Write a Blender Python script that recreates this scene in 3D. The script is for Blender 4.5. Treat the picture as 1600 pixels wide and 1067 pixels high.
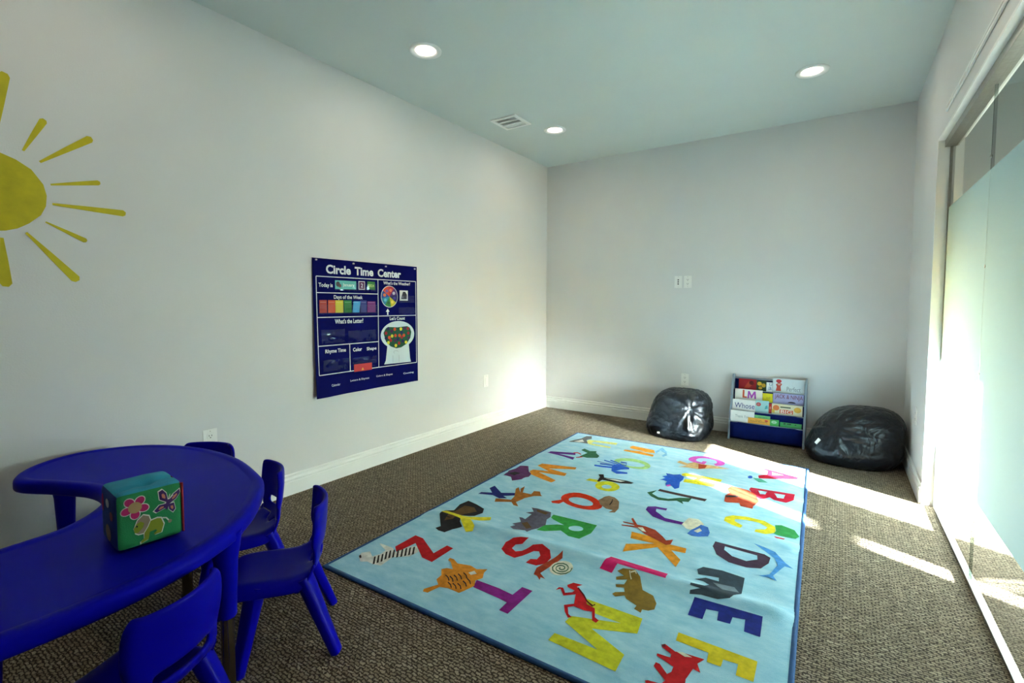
import bpy, bmesh, math, random
from mathutils import Vector, Matrix, noise
from mathutils.geometry import tessellate_polygon

for _o in list(bpy.data.objects):
    bpy.data.objects.remove(_o, do_unlink=True)
scene = bpy.context.scene
COL = scene.collection
R = math.radians
random.seed(7)

# ------------------------------------------------------------------ camera
ROOM_W, ROOM_H = 3.25, 2.743
cam_data = bpy.data.cameras.new('camera')
cam = bpy.data.objects.new('camera', cam_data)
COL.objects.link(cam)
cam_data.sensor_width = 36.0
cam_data.lens = 757.69 / 1600 * 36.0
cam_data.shift_y = -16.8 / 1600
cam_data.clip_start = 0.02
_yaw, _pitch, _roll = -0.5952, -0.0538, 0.0021
_f = Vector((math.sin(_yaw) * math.cos(_pitch), math.cos(_yaw) * math.cos(_pitch), math.sin(_pitch)))
_r = Vector((math.cos(_yaw), -math.sin(_yaw), 0)); _u = _r.cross(_f)
_r2 = _r * math.cos(_roll) + _u * math.sin(_roll)
_u2 = _u * math.cos(_roll) - _r * math.sin(_roll)
_m = Matrix((_r2, _u2, -_f)).transposed().to_4x4()
_m.translation = (2.8122, -4.8615, 1.1869)
cam.matrix_world = _m
scene.camera = cam

# ------------------------------------------------------------------ exposure, sky, sun
scene.view_settings.view_transform = 'Standard'
scene.view_settings.look = 'None'
scene.view_settings.gamma = 1.0
scene.view_settings.use_curve_mapping = False
scene.view_settings.exposure = 4.0
SUN_DIR = Vector((-1.0, 0.48, -0.272)).normalized()      # the way the sunlight travels
SUN_STRENGTH = 17.8
SKY_STRENGTH = 0.20
LAMP_WATTS = 0.155
world = bpy.data.worlds.new('sky'); scene.world = world
world.use_nodes = True
_nt = world.node_tree; _nt.nodes.clear()
_out = _nt.nodes.new('ShaderNodeOutputWorld'); _bg = _nt.nodes.new('ShaderNodeBackground')
_sky = _nt.nodes.new('ShaderNodeTexSky'); _sky.sky_type = 'NISHITA'; _sky.sun_disc = False
_sky.sun_elevation = R(14); _sky.sun_rotation = math.atan2(-SUN_DIR.x, -SUN_DIR.y)
_bg.inputs['Strength'].default_value = SKY_STRENGTH
_nt.links.new(_sky.outputs[0], _bg.inputs[0]); _nt.links.new(_bg.outputs[0], _out.inputs[0])
sun_data = bpy.data.lights.new('sun', 'SUN'); sun_data.energy = SUN_STRENGTH; sun_data.angle = R(0.6)
sun_data.color = (0.95, 0.95, 0.98)
sun = bpy.data.objects.new('sun', sun_data); COL.objects.link(sun)
sun.rotation_euler = SUN_DIR.to_track_quat('-Z', 'Y').to_euler(); sun.location = (8, -6, 4)

# ------------------------------------------------------------------ materials
def lin(c):
    return tuple(((v / 255) / 12.92 if v / 255 <= 0.04045 else ((v / 255 + 0.055) / 1.055) ** 2.4) for v in c)
MATS = {}
def mat(name, rgb, rough=0.6, var=0.06, scale=12.0, bump=0.0, bscale=200.0, metal=0.0, spec=0.5, coat=0.0, sheen=0.0, emit=None, detail=3.0):
    """principled material with procedural colour variation and fine relief"""
    if name in MATS: return MATS[name]
    m = bpy.data.materials.new(name); m.use_nodes = True
    nt = m.node_tree; b = nt.nodes['Principled BSDF']
    col = lin(rgb)
    tc = nt.nodes.new('ShaderNodeTexCoord')
    nz = nt.nodes.new('ShaderNodeTexNoise'); nz.inputs['Scale'].default_value = scale; nz.inputs['Detail'].default_value = detail
    nt.links.new(tc.outputs['Object'], nz.inputs['Vector'])
    rp = nt.nodes.new('ShaderNodeValToRGB')
    rp.color_ramp.elements[0].position = 0.3; rp.color_ramp.elements[1].position = 0.7
    rp.color_ramp.elements[0].color = tuple(max(0, c * (1 - var)) for c in col) + (1,)
    rp.color_ramp.elements[1].color = tuple(min(1, c * (1 + var)) for c in col) + (1,)
    nt.links.new(nz.outputs['Fac'], rp.inputs['Fac']); nt.links.new(rp.outputs['Color'], b.inputs['Base Color'])
    b.inputs['Roughness'].default_value = rough; b.inputs['Metallic'].default_value = metal
    b.inputs['Specular IOR Level'].default_value = spec
    b.inputs['Coat Weight'].default_value = coat
    if sheen: b.inputs['Sheen Weight'].default_value = sheen
    if bump:
        n2 = nt.nodes.new('ShaderNodeTexNoise'); n2.inputs['Scale'].default_value = bscale; n2.inputs['Detail'].default_value = 2
        nt.links.new(tc.outputs['Object'], n2.inputs['Vector'])
        bp = nt.nodes.new('ShaderNodeBump'); bp.inputs['Strength'].default_value = bump; bp.inputs['Distance'].default_value = 0.002
        nt.links.new(n2.outputs['Fac'], bp.inputs['Height']); nt.links.new(bp.outputs['Normal'], b.inputs['Normal'])
    if emit:
        b.inputs['Emission Color'].default_value = lin(emit[0]) + (1,); b.inputs['Emission Strength'].default_value = emit[1]
    MATS[name] = m
    return m

M_WALL = mat('painted_wall', (219, 219, 218), 0.75, 0.012, 3, 0.25, 130)
M_FRONT = mat('darkened_unseen_wall', (96, 100, 106), 0.75, 0.012, 3, 0.25, 130)  # unseen wall behind the camera, darkened to keep the near left side dim
M_HALL = mat('hallway_wall_paint', (160, 170, 168), 0.75, 0.012, 3, 0.25, 130)
M_CEIL = mat('painted_ceiling', (208, 216, 212), 0.8, 0.012, 3, 0.25, 130)
M_TRIM = mat('white_trim_paint', (236, 237, 234), 0.35, 0.012, 5)
M_PLATE = mat('white_plastic_plate', (238, 238, 234), 0.35, 0.01)
M_SLOT = mat('dark_slot', (40, 40, 42), 0.6)
M_ALU = mat('brushed_aluminium', (150, 148, 140), 0.35, 0.08, 60, metal=0.9)
M_STEEL = mat('dark_chrome', (150, 142, 128), 0.18, 0.05, 30, metal=1.0)
M_BLUE = mat('blue_moulded_plastic', (8, 5, 160), 0.30, 0.05, 6, 0.08, 500, spec=0.05)
M_BLUE_T = mat('blue_table_plastic', (8, 9, 168), 0.38, 0.04, 5, 0.12, 600, spec=0.03)
M_BEAN = mat('black_nylon', (17, 22, 28), 0.34, 0.12, 9, 0.35, 90, spec=0.42)
def add_wrinkles(m, scale, dist, strength):
    nt = m.node_tree; b = nt.nodes['Principled BSDF']; L = nt.links.new
    tc = nt.nodes.new('ShaderNodeTexCoord'); nz = nt.nodes.new('ShaderNodeTexNoise'); nz.inputs['Scale'].default_value = scale; nz.inputs['Detail'].default_value = 3
    nz.inputs['Distortion'].default_value = 1.2
    L(tc.outputs['Object'], nz.inputs['Vector'])
    s = nt.nodes.new('ShaderNodeMath'); s.operation = 'SUBTRACT'; s.inputs[1].default_value = 0.5; L(nz.outputs['Fac'], s.inputs[0])
    a = nt.nodes.new('ShaderNodeMath'); a.operation = 'ABSOLUTE'; L(s.outputs[0], a.inputs[0])
    r = nt.nodes.new('ShaderNodeMapRange'); r.inputs['From Max'].default_value = 0.12; L(a.outputs[0], r.inputs['Value'])
    bp = nt.nodes.new('ShaderNodeBump'); bp.inputs['Strength'].default_value = strength; bp.inputs['Distance'].default_value = dist
    L(r.outputs[0], bp.inputs['Height'])
    old = b.inputs['Normal'].links
    if old: L(old[0].from_socket, bp.inputs['Normal'])
    L(bp.outputs['Normal'], b.inputs['Normal'])
add_wrinkles(M_BEAN, 6.5, 0.006, 0.35)
M_TAG = mat('white_label', (235, 235, 232), 0.6)
M_GREYWOOD = mat('grey_painted_wood', (136, 150, 162), 0.45, 0.05, 14)
M_NAVYCLOTH = mat('navy_canvas', (8, 24, 84), 0.85, 0.12, 18, 0.4, 300, spec=0.1)
M_CHART = mat('navy_chart_nylon', (4, 9, 84), 0.6, 0.06, 10, 0.15, 300, spec=0.05)
M_WHITE = mat('white_print', (225, 230, 232), 0.6, 0.03)
M_SUNY = mat('yellow_decal', (196, 182, 22), 0.7, 0.13, 16, 0.1, 60)
M_BIND = mat('dark_blue_rug_binding', (34, 78, 128), 0.9, 0.12, 40, 0.5, 500)

def carpet_material():
    m = bpy.data.materials.new('woven_loop_carpet'); m.use_nodes = True
    nt = m.node_tree; b = nt.nodes['Principled BSDF']; L = nt.links.new
    tc = nt.nodes.new('ShaderNodeTexCoord')
    # slight wobble of the weave
    nz = nt.nodes.new('ShaderNodeTexNoise'); nz.inputs['Scale'].default_value = 75; nz.inputs['Detail'].default_value = 2
    L(tc.outputs['Object'], nz.inputs['Vector'])
    sub = nt.nodes.new('ShaderNodeVectorMath'); sub.operation = 'SUBTRACT'; sub.inputs[1].default_value = (0.5, 0.5, 0.5)
    L(nz.outputs['Color'], sub.inputs[0])
    scl = nt.nodes.new('ShaderNodeVectorMath'); scl.operation = 'SCALE'; scl.inputs['Scale'].default_value = 0.020
    L(sub.outputs[0], scl.inputs[0])
    add = nt.nodes.new('ShaderNodeVectorMath'); add.operation = 'ADD'
    L(tc.outputs['Object'], add.inputs[0]); L(scl.outputs[0], add.inputs[1])
    br = nt.nodes.new('ShaderNodeTexBrick')
    br.inputs['Scale'].default_value = 1.0; br.inputs['Brick Width'].default_value = 0.024; br.inputs['Row Height'].default_value = 0.012
    br.inputs['Mortar Size'].default_value = 0.0030; br.inputs['Mortar Smooth'].default_value = 0.6; br.offset = 0.5; br.inputs['Bias'].default_value = 0.0
    br.inputs['Color1'].default_value = lin((172, 156, 132)) + (1,); br.inputs['Color2'].default_value = lin((138, 124, 102)) + (1,)
    br.inputs['Mortar'].default_value = lin((72, 63, 53)) + (1,)
    L(add.outputs[0], br.inputs['Vector'])
    # ribs running along the room
    wv = nt.nodes.new('ShaderNodeTexWave'); wv.wave_type = 'BANDS'; wv.bands_direction = 'X'
    wv.inputs['Scale'].default_value = 5.2; wv.inputs['Distortion'].default_value = 0.6; wv.inputs['Detail'].default_value = 1
    L(tc.outputs['Object'], wv.inputs['Vector'])
    big = nt.nodes.new('ShaderNodeTexNoise'); big.inputs['Scale'].default_value = 2.4; big.inputs['Detail'].default_value = 3
    L(tc.outputs['Object'], big.inputs['Vector'])
    mx = nt.nodes.new('ShaderNodeMix'); mx.data_type = 'RGBA'; mx.blend_type = 'MULTIPLY'; mx.inputs['Factor'].default_value = 0.35
    L(br.outputs['Color'], mx.inputs['A'])
    rp = nt.nodes.new('ShaderNodeValToRGB'); rp.color_ramp.elements[0].color = (0.55, 0.55, 0.55, 1); rp.color_ramp.elements[1].color = (1.15, 1.15, 1.15, 1)
    ad = nt.nodes.new('ShaderNodeMath'); ad.operation = 'ADD'; ad.use_clamp = True
    hv = nt.nodes.new('ShaderNodeMath'); hv.operation = 'MULTIPLY'; hv.inputs[1].default_value = 0.45
    L(wv.outputs['Fac'], hv.inputs[0]); L(hv.outputs[0], ad.inputs[0])
    hb = nt.nodes.new('ShaderNodeMath'); hb.operation = 'MULTIPLY'; hb.inputs[1].default_value = 0.6
    L(big.outputs['Fac'], hb.inputs[0]); L(hb.outputs[0], ad.inputs[1])
    L(ad.outputs[0], rp.inputs['Fac']); L(rp.outputs['Color'], mx.inputs['B'])
    L(mx.outputs['Result'], b.inputs['Base Color'])
    b.inputs['Roughness'].default_value = 0.95; b.inputs['Specular IOR Level'].default_value = 0.15
    bp = nt.nodes.new('ShaderNodeBump'); bp.inputs['Strength'].default_value = 0.9; bp.inputs['Distance'].default_value = 0.004; bp.invert = True
    L(br.outputs['Fac'], bp.inputs['Height']); L(bp.outputs['Normal'], b.inputs['Normal'])
    return m
M_CARPET = carpet_material()

def glass_material(name, tint, refl=0.9, ior=1.4):
    m = bpy.data.materials.new(name); m.use_nodes = True
    nt = m.node_tree; nt.nodes.clear(); L = nt.links.new
    o = nt.nodes.new('ShaderNodeOutputMaterial'); t = nt.nodes.new('ShaderNodeBsdfTransparent'); g = nt.nodes.new('ShaderNodeBsdfGlossy')
    t.inputs['Color'].default_value = tint + (1,); g.inputs['Roughness'].default_value = 0.01
    g.inputs['Color'].default_value = (refl, refl, refl, 1)
    fr = nt.nodes.new('ShaderNodeFresnel'); fr.inputs['IOR'].default_value = ior
    mx = nt.nodes.new('ShaderNodeMixShader')
    ge = nt.nodes.new('ShaderNodeNewGeometry'); inv = nt.nodes.new('ShaderNodeMath'); inv.operation = 'SUBTRACT'; inv.inputs[0].default_value = 1.0
    mu = nt.nodes.new('ShaderNodeMath'); mu.operation = 'MULTIPLY'          # only the outer faces of a pane reflect
    L(ge.outputs['Backfacing'], inv.inputs[1]); L(inv.outputs[0], mu.inputs[0]); L(fr.outputs[0], mu.inputs[1])
    L(mu.outputs[0], mx.inputs[0]); L(t.outputs[0], mx.inputs[1]); L(g.outputs[0], mx.inputs[2]); L(mx.outputs[0], o.inputs[0])
    return m
M_GLASS = glass_material('greenish_glass', (0.94, 0.968, 0.96))
M_CLEAR = glass_material('clear_vinyl', (0.93, 0.95, 0.97), 1.0, 1.45)
M_SEAL = glass_material('grey_joint_seal', (0.42, 0.5, 0.47), 0.5)

def film_material():
    m = bpy.data.materials.new('frosted_film'); m.use_nodes = True
    nt = m.node_tree; nt.nodes.clear(); L = nt.links.new
    o = nt.nodes.new('ShaderNodeOutputMaterial')
    tr = nt.nodes.new('ShaderNodeBsdfTranslucent'); tr.inputs['Color'].default_value = (0.64, 0.90, 1.0, 1)
    df = nt.nodes.new('ShaderNodeBsdfDiffuse'); df.inputs['Color'].default_value = (0.48, 0.80, 0.88, 1)
    rf = nt.nodes.new('ShaderNodeBsdfRefraction'); rf.inputs['Color'].default_value = (0.92, 0.955, 0.955, 1)
    rf.inputs['Roughness'].default_value = 0.8; rf.inputs['IOR'].default_value = 1.25
    nz = nt.nodes.new('ShaderNodeTexNoise'); nz.inputs['Scale'].default_value = 300
    mr = nt.nodes.new('ShaderNodeMapRange'); mr.inputs['To Min'].default_value = 0.33; mr.inputs['To Max'].default_value = 0.39
    L(nz.outputs['Fac'], mr.inputs['Value'])
    m1 = nt.nodes.new('ShaderNodeMixShader'); L(mr.outputs[0], m1.inputs[0]); L(tr.outputs[0], m1.inputs[1]); L(df.outputs[0], m1.inputs[2])
    m2 = nt.nodes.new('ShaderNodeMixShader'); m2.inputs[0].default_value = 0.56; L(m1.outputs[0], m2.inputs[1]); L(rf.outputs[0], m2.inputs[2])
    L(m2.outputs[0], o.inputs[0])
    return m
M_FILM = film_material()

def rug_material():
    m = bpy.data.materials.new('pale_blue_rug_pile'); m.use_nodes = True
    nt = m.node_tree; b = nt.nodes['Principled BSDF']; L = nt.links.new
    tc = nt.nodes.new('ShaderNodeTexCoord')
    n1 = nt.nodes.new('ShaderNodeTexNoise'); n1.inputs['Scale'].default_value = 9; n1.inputs['Detail'].default_value = 6; n1.inputs['Roughness'].default_value = 0.7
    mp = nt.nodes.new('ShaderNodeMapping'); mp.inputs['Scale'].default_value = (1, 2.2, 1)
    L(tc.outputs['Object'], mp.inputs['Vector']); L(mp.outputs[0], n1.inputs['Vector'])
    rp = nt.nodes.new('ShaderNodeValToRGB')
    rp.color_ramp.elements[0].position = 0.3; rp.color_ramp.elements[1].position = 0.72
    rp.color_ramp.elements[0].color = lin((128, 188, 212)) + (1,); rp.color_ramp.elements[1].color = lin((176, 216, 228)) + (1,)
    L(n1.outputs['Fac'], rp.inputs['Fac']); L(rp.outputs['Color'], b.inputs['Base Color'])
    n2 = nt.nodes.new('ShaderNodeTexNoise'); n2.inputs['Scale'].default_value = 420; n2.inputs['Detail'].default_value = 2
    L(tc.outputs['Object'], n2.inputs['Vector'])
    bp = nt.nodes.new('ShaderNodeBump'); bp.inputs['Strength'].default_value = 0.55; bp.inputs['Distance'].default_value = 0.003
    L(n2.outputs['Fac'], bp.inputs['Height']); L(bp.outputs['Normal'], b.inputs['Normal'])
    b.inputs['Roughness'].default_value = 0.9; b.inputs['Specular IOR Level'].default_value = 0.2; b.inputs['Sheen Weight'].default_value = 0.15
    return m
M_RUG = rug_material()

# ------------------------------------------------------------------ mesh helpers
def link(o, parent=None):
    COL.objects.link(o)
    if parent is not None: o.parent = parent
    return o
def from_bm(name, bm, mats, parent=None, smooth=False, sharp=None):
    me = bpy.data.meshes.new(name); bm.to_mesh(me); bm.free()
    for m in (mats if isinstance(mats, (list, tuple)) else [mats]): me.materials.append(m)
    if smooth:
        for p_ in me.polygons: p_.use_smooth = True
        if sharp is not None: me.set_sharp_from_angle(angle=R(sharp))
    return link(bpy.data.objects.new(name, me), parent)
def pydata(name, v, f, mats, parent=None, smooth=False, sharp=None):
    bm = bmesh.new(); vs = [bm.verts.new(p_) for p_ in v]
    for q in f:
        try: bm.faces.new([vs[i] for i in q])
        except ValueError: pass
    bmesh.ops.recalc_face_normals(bm, faces=bm.faces)
    return from_bm(name, bm, mats, parent, smooth, sharp)
def bm_box(bm, lo, hi, bevel=0.0, seg=2, mi=0):
    lo, hi = Vector(lo), Vector(hi)
    r = bmesh.ops.create_cube(bm, size=1.0)
    for v in r['verts']:
        v.co = Vector(((lo.x + hi.x) / 2 + v.co.x * (hi.x - lo.x), (lo.y + hi.y) / 2 + v.co.y * (hi.y - lo.y), (lo.z + hi.z) / 2 + v.co.z * (hi.z - lo.z)))
    fs = {f for v in r['verts'] for f in v.link_faces}
    for f in fs: f.material_index = mi
    if bevel:
        es = {e for v in r['verts'] for e in v.link_edges}
        bmesh.ops.bevel(bm, geom=list(es), offset=bevel, segments=seg, affect='EDGES', profile=0.5)
def box(name, lo, hi, m, parent=None, bevel=0.0, seg=2, smooth=False):
    bm = bmesh.new(); bm_box(bm, lo, hi, bevel, seg)
    return from_bm(name, bm, m, parent, smooth or bevel > 0.004, 40)
def empty(name, loc=(0, 0, 0), rz=0.0, rot=None):
    o = bpy.data.objects.new(name, None); o.empty_display_size = 0.05; COL.objects.link(o)
    o.location = loc; o.rotation_euler = rot if rot else (0, 0, rz)
    return o
def tag(o, label, cat, group=None):
    o['label'] = label; o['category'] = cat
    if group: o['group'] = group
    return o
def struct(o, label=None):
    o['kind'] = 'structure'
    if label: o['label'] = label
    return o
def tube_bm(bm, pts, radii, seg=10, cap=True, squash=None):
    rings = []
    n = len(pts); pts = [Vector(p_) for p_ in pts]
    up = Vector((0, 0, 1))
    for i, p_ in enumerate(pts):
        d = (pts[min(i + 1, n - 1)] - pts[max(i - 1, 0)]).normalized()
        a = d.cross(up)
        if a.length < 1e-4: a = d.cross(Vector((0, 1, 0)))
        a.normalize(); b = a.cross(d).normalized()
        r = radii[i] if isinstance(radii, (list, tuple)) else radii
        ra, rb = r if isinstance(r, (list, tuple)) else (r, r)
        ring = []
        for k in range(seg):
            t = 2 * math.pi * k / seg
            c, s = math.cos(t), math.sin(t)
            if squash:  # superellipse cross-section
                c = math.copysign(abs(c) ** squash, c); s = math.copysign(abs(s) ** squash, s)
            ring.append(bm.verts.new(p_ + a * (ra * c) + b * (rb * s)))
        rings.append(ring)
    for i in range(n - 1):
        for k in range(seg):
            bm.faces.new((rings[i][k], rings[i][(k + 1) % seg], rings[i + 1][(k + 1) % seg], rings[i + 1][k]))
    if cap:
        bm.faces.new(rings[0][::-1]); bm.faces.new(rings[-1])
def lathe_bm(bm, prof, seg=40, mi=0):
    """prof: (radius, z) list, spun about z"""
    rings = []
    for r, z in prof:
        if r < 1e-6: rings.append([bm.verts.new((0, 0, z))])
        else: rings.append([bm.verts.new((r * math.cos(2 * math.pi * k / seg), r * math.sin(2 * math.pi * k / seg), z)) for k in range(seg)])
    for a, b in zip(rings, rings[1:]):
        for k in range(seg):
            k2 = (k + 1) % seg
            q = [a[k % len(a)], a[k2 % len(a)], b[k2 % len(b)], b[k % len(b)]]
            u = []
            for v in q:
                if v not in u: u.append(v)
            if len(u) > 2:
                f = bm.faces.new(u); f.material_index = mi
def poly_bm(bm, outer, holes=(), thick=0.0, mi=0, z=0.0):
    """flat polygon with holes in the local xy plane, optionally given thickness upwards"""
    loops = [[Vector((x, y, 0)) for x, y in outer]] + [[Vector((x, y, 0)) for x, y in h] for h in holes]
    flat = [q for l in loops for q in l]
    vt = [bm.verts.new((q.x, q.y, z + thick)) for q in flat]
    fs = []
    for t in tessellate_polygon(loops):
        a, b, c = (flat[i] for i in t)
        if abs((b - a).cross(c - a).z) < 1e-12: continue
        if (b - a).cross(c - a).z < 0: t = (t[0], t[2], t[1])
        try: f = bm.faces.new([vt[i] for i in t])
        except ValueError: continue
        f.material_index = mi; fs.append(f)
    if thick:
        vb = [bm.verts.new((q.x, q.y, z)) for q in flat]
        k = 0
        for l in loops:
            n = len(l)
            for i in range(n):
                j = (i + 1) % n
                try:
                    f = bm.faces.new((vb[k + i], vb[k + j], vt[k + j], vt[k + i])); f.material_index = mi
                except ValueError: pass
            k += n
    return fs
def ellipse(cx, cy, rx, ry, n=28, rot=0.0, a0=0.0, a1=2 * math.pi):
    o = []
    full = abs(a1 - a0 - 2 * math.pi) < 1e-6
    for i in range(n if full else n + 1):
        t = a0 + (a1 - a0) * i / n
        x, y = rx * math.cos(t), ry * math.sin(t)
        o.append((cx + x * math.cos(rot) - y * math.sin(rot), cy + x * math.sin(rot) + y * math.cos(rot)))
    return o
def rect(x0, y0, x1, y1): return [(x0, y0), (x1, y0), (x1, y1), (x0, y1)]
def stroke(pts, w):
    L, Q = [], []
    for i, (x, y) in enumerate(pts):
        a = pts[max(i - 1, 0)]; b = pts[min(i + 1, len(pts) - 1)]
        dx, dy = b[0] - a[0], b[1] - a[1]; l = math.hypot(dx, dy) or 1
        L.append((x - dy / l * w / 2, y + dx / l * w / 2)); Q.append((x + dy / l * w / 2, y - dx / l * w / 2))
    return L + Q[::-1]
# planes for flat work: local x = reading direction, local y = up, local z = out of the surface
LEFT = Matrix(((0, 0, 1, 0), (1, 0, 0, 0), (0, 1, 0, 0), (0, 0, 0, 1)))      # on the left wall: (y, z) -> (0, y, z)
BACK = Matrix(((1, 0, 0, 0), (0, 0, -1, 0), (0, 1, 0, 0), (0, 0, 0, 1)))     # on the back wall: (x, z) -> (x, 0, z)
RIGHT = Matrix(((0, 0, -1, ROOM_W), (-1, 0, 0, 0), (0, 1, 0, 0), (0, 0, 0, 1)))
def flat(name, outer, m, parent, plane, z=0.001, thick=0.0, holes=()):
    bm = bmesh.new(); poly_bm(bm, outer, holes, thick, 0, z)
    bm.transform(plane)
    return from_bm(name, bm, m, parent)
def text_mesh(body, bold=0.0, shear=0.0, spacing=1.0):
    c = bpy.data.curves.new('lettering', 'FONT'); c.body = body; c.size = 1.0; c.offset = bold; c.shear = shear; c.resolution_u = 3
    c.space_character = spacing
    o = bpy.data.objects.new('lettering', c); COL.objects.link(o)
    me = bpy.data.meshes.new_from_object(o.evaluated_get(bpy.context.evaluated_depsgraph_get()))
    bpy.data.objects.remove(o, do_unlink=True); bpy.data.curves.remove(c)
    return me
def text(name, body, x0, y0, x1, y1, m, parent, plane, z=0.0015, bold=0.012, shear=0.0, rot=0.0, spacing=1.0):
    """lettering fitted into the box x0..x1, y0..y1 of a plane"""
    me = text_mesh(body, bold, shear, spacing)
    xs = [v.co.x for v in me.vertices]; ys = [v.co.y for v in me.vertices]
    ax, bx_, ay, by = min(xs), max(xs), min(ys), max(ys)
    for v in me.vertices:
        v.co.x = x0 + (v.co.x - ax) / (bx_ - ax) * (x1 - x0); v.co.y = y0 + (v.co.y - ay) / (by - ay) * (y1 - y0); v.co.z = z
    if rot:
        c = Matrix.Translation(((x0 + x1) / 2, (y0 + y1) / 2, 0)); me.transform(c @ Matrix.Rotation(rot, 4, 'Z') @ c.inverted())
    me.transform(plane); me.materials.clear(); me.materials.append(m); me.name = name
    return link(bpy.data.objects.new(name, me), parent)

# ------------------------------------------------------------------ the room
W, H = ROOM_W, ROOM_H
Y_FRONT = -6.3          # wall behind the camera
JAMB = -1.13            # where the right wall stops and the glazing starts
GX = 3.31               # glazing plane
OPEN_Z = 2.14           # head of the glazed opening
Y_GL = -3.55            # near end of the glazed opening
X_EXT = 5.6             # outer wall of the hallway
struct(box('floor', (-0.1, Y_FRONT - 0.1, -0.12), (X_EXT + 0.15, 0.1, 0.0), M_CARPET), 'taupe loop carpet with a woven rice-grain pattern')
struct(box('ceiling', (-0.1, Y_FRONT - 0.1, H), (X_EXT + 0.15, 0.1, H + 0.12), M_CEIL))
struct(box('wall_left', (-0.12, Y_FRONT - 0.1, 0), (0, 0.1, H), M_WALL))
struct(box('wall_back', (0, 0, 0), (W + 0.11, 0.12, H), M_WALL))
struct(box('wall_front', (0, Y_FRONT - 0.1, 0), (X_EXT, Y_FRONT, H), M_FRONT))
wr = struct(box('wall_right', (W, JAMB, 0), (W + 0.11, 0, H), M_WALL))
box('header', (W, Y_GL, OPEN_Z), (W + 0.11, JAMB, H), M_WALL, wr)
box('near_wall', (W, Y_FRONT, 0), (W + 0.11, Y_GL, H), M_WALL, wr)
struct(box('wall_hallway_end', (W + 0.11, -1.15, 0), (X_EXT, -1.03, H), M_HALL))
# outer hallway wall: a big window and, beside it, a narrow one with a rail, both to the low sun
def win_y(c): return c - 0.48 * X_EXT
wa, wb = win_y(-0.04), win_y(1.15)          # big window
wc, wd = win_y(-0.615), win_y(-0.445)         # narrow window
bm = bmesh.new()
T0, T1 = X_EXT, X_EXT + 0.12
bm_box(bm, (T0, Y_FRONT, 0), (T1, wc, H)); bm_box(bm, (T0, wd, 0), (T1, wa, H)); bm_box(bm, (T0, wb, 0), (T1, -1.03, H))
WIN_LO, WIN_HI = 0.25, 1.55
for a_, b_ in ((wc, wd), (wa, wb)):
    bm_box(bm, (T0, a_, 0), (T1, b_, WIN_LO)); bm_box(bm, (T0, a_, WIN_HI), (T1, b_, H))
struct(from_bm('wall_hallway_outer', bm, M_HALL))
for i_, (a_, b_) in enumerate(((wa, wb), (wc, wd))):
    w_ = empty('window_%d' % (i_ + 2), (0, 0, 0)); struct(w_, 'hallway window in the outer wall')
    box('pane', (T0 + 0.07, a_, WIN_LO), (T0 + 0.076, b_, WIN_HI), M_GLASS, w_)
    box('frame_rail', (T0 + 0.05, a_, WIN_LO), (T0 + 0.1, b_, WIN_LO + 0.04), M_ALU, w_); box('frame_rail', (T0 + 0.05, a_, WIN_HI - 0.04), (T0 + 0.1, b_, WIN_HI), M_ALU, w_)
    if i_ == 1:
        box('cross_rail', (T0 + 0.03, a_, 0.748), (T0 + 0.1, b_, 0.795), M_ALU, w_)

# baseboards: tall board with a stepped, rounded cap
def baseboard(name, a, b, inward):
    a, b, n = Vector(a), Vector(b), Vector(inward)
    prof = [(0, 0), (0.016, 0), (0.016, 0.080), (0.0115, 0.083), (0.0115, 0.090), (0.0175, 0.095), (0.0165, 0.102), (0.008, 0.107), (0.007, 0.116), (0.0115, 0.121), (0.0085, 0.128), (0, 0.130)]
    bm = bmesh.new(); ra = [bm.verts.new(a + n * d + Vector((0, 0, z))) for d, z in prof]; rb = [bm.verts.new(b + n * d + Vector((0, 0, z))) for d, z in prof]
    for i in range(len(prof) - 1): bm.faces.new((ra[i], ra[i + 1], rb[i + 1], rb[i]))
    bm.faces.new(ra); bm.faces.new(rb[::-1]); bm.faces.new((ra[-1], ra[0], rb[0], rb[-1]))
    bmesh.ops.recalc_face_normals(bm, faces=bm.faces)
    return struct(from_bm(name, bm, M_TRIM))
baseboard('baseboard_left', (0, Y_FRONT, 0), (0, 0, 0), (1, 0, 0))
baseboard('baseboard_back', (0.016, 0, 0), (W - 0.016, 0, 0), (0, -1, 0))
baseboard('baseboard_right', (W, 0, 0), (W, JAMB, 0), (-1, 0, 0))
baseboard('baseboard_hallway', (W + 0.11, -1.15, 0), (X_EXT, -1.15, 0), (0, -1, 0))
# white lining of the glazed opening and a bead along its head
tj = struct(box('trim_1', (W - 0.004, JAMB - 0.012, 0), (W + 0.114, JAMB, OPEN_Z), M_TRIM))
th = struct(box('trim_2', (W - 0.004, Y_GL, OPEN_Z - 0.012), (W + 0.114, JAMB - 0.012, OPEN_Z), M_TRIM))
tb = struct(box('trim_3', (W - 0.010, Y_GL, OPEN_Z + 0.075), (W, JAMB - 0.25, OPEN_Z + 0.090), M_TRIM, bevel=0.004))
tb2 = struct(box('trim_4', (W - 0.007, Y_GL, OPEN_Z + 0.100), (W, JAMB - 0.25, OPEN_Z + 0.112), M_TRIM, bevel=0.003))
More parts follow.
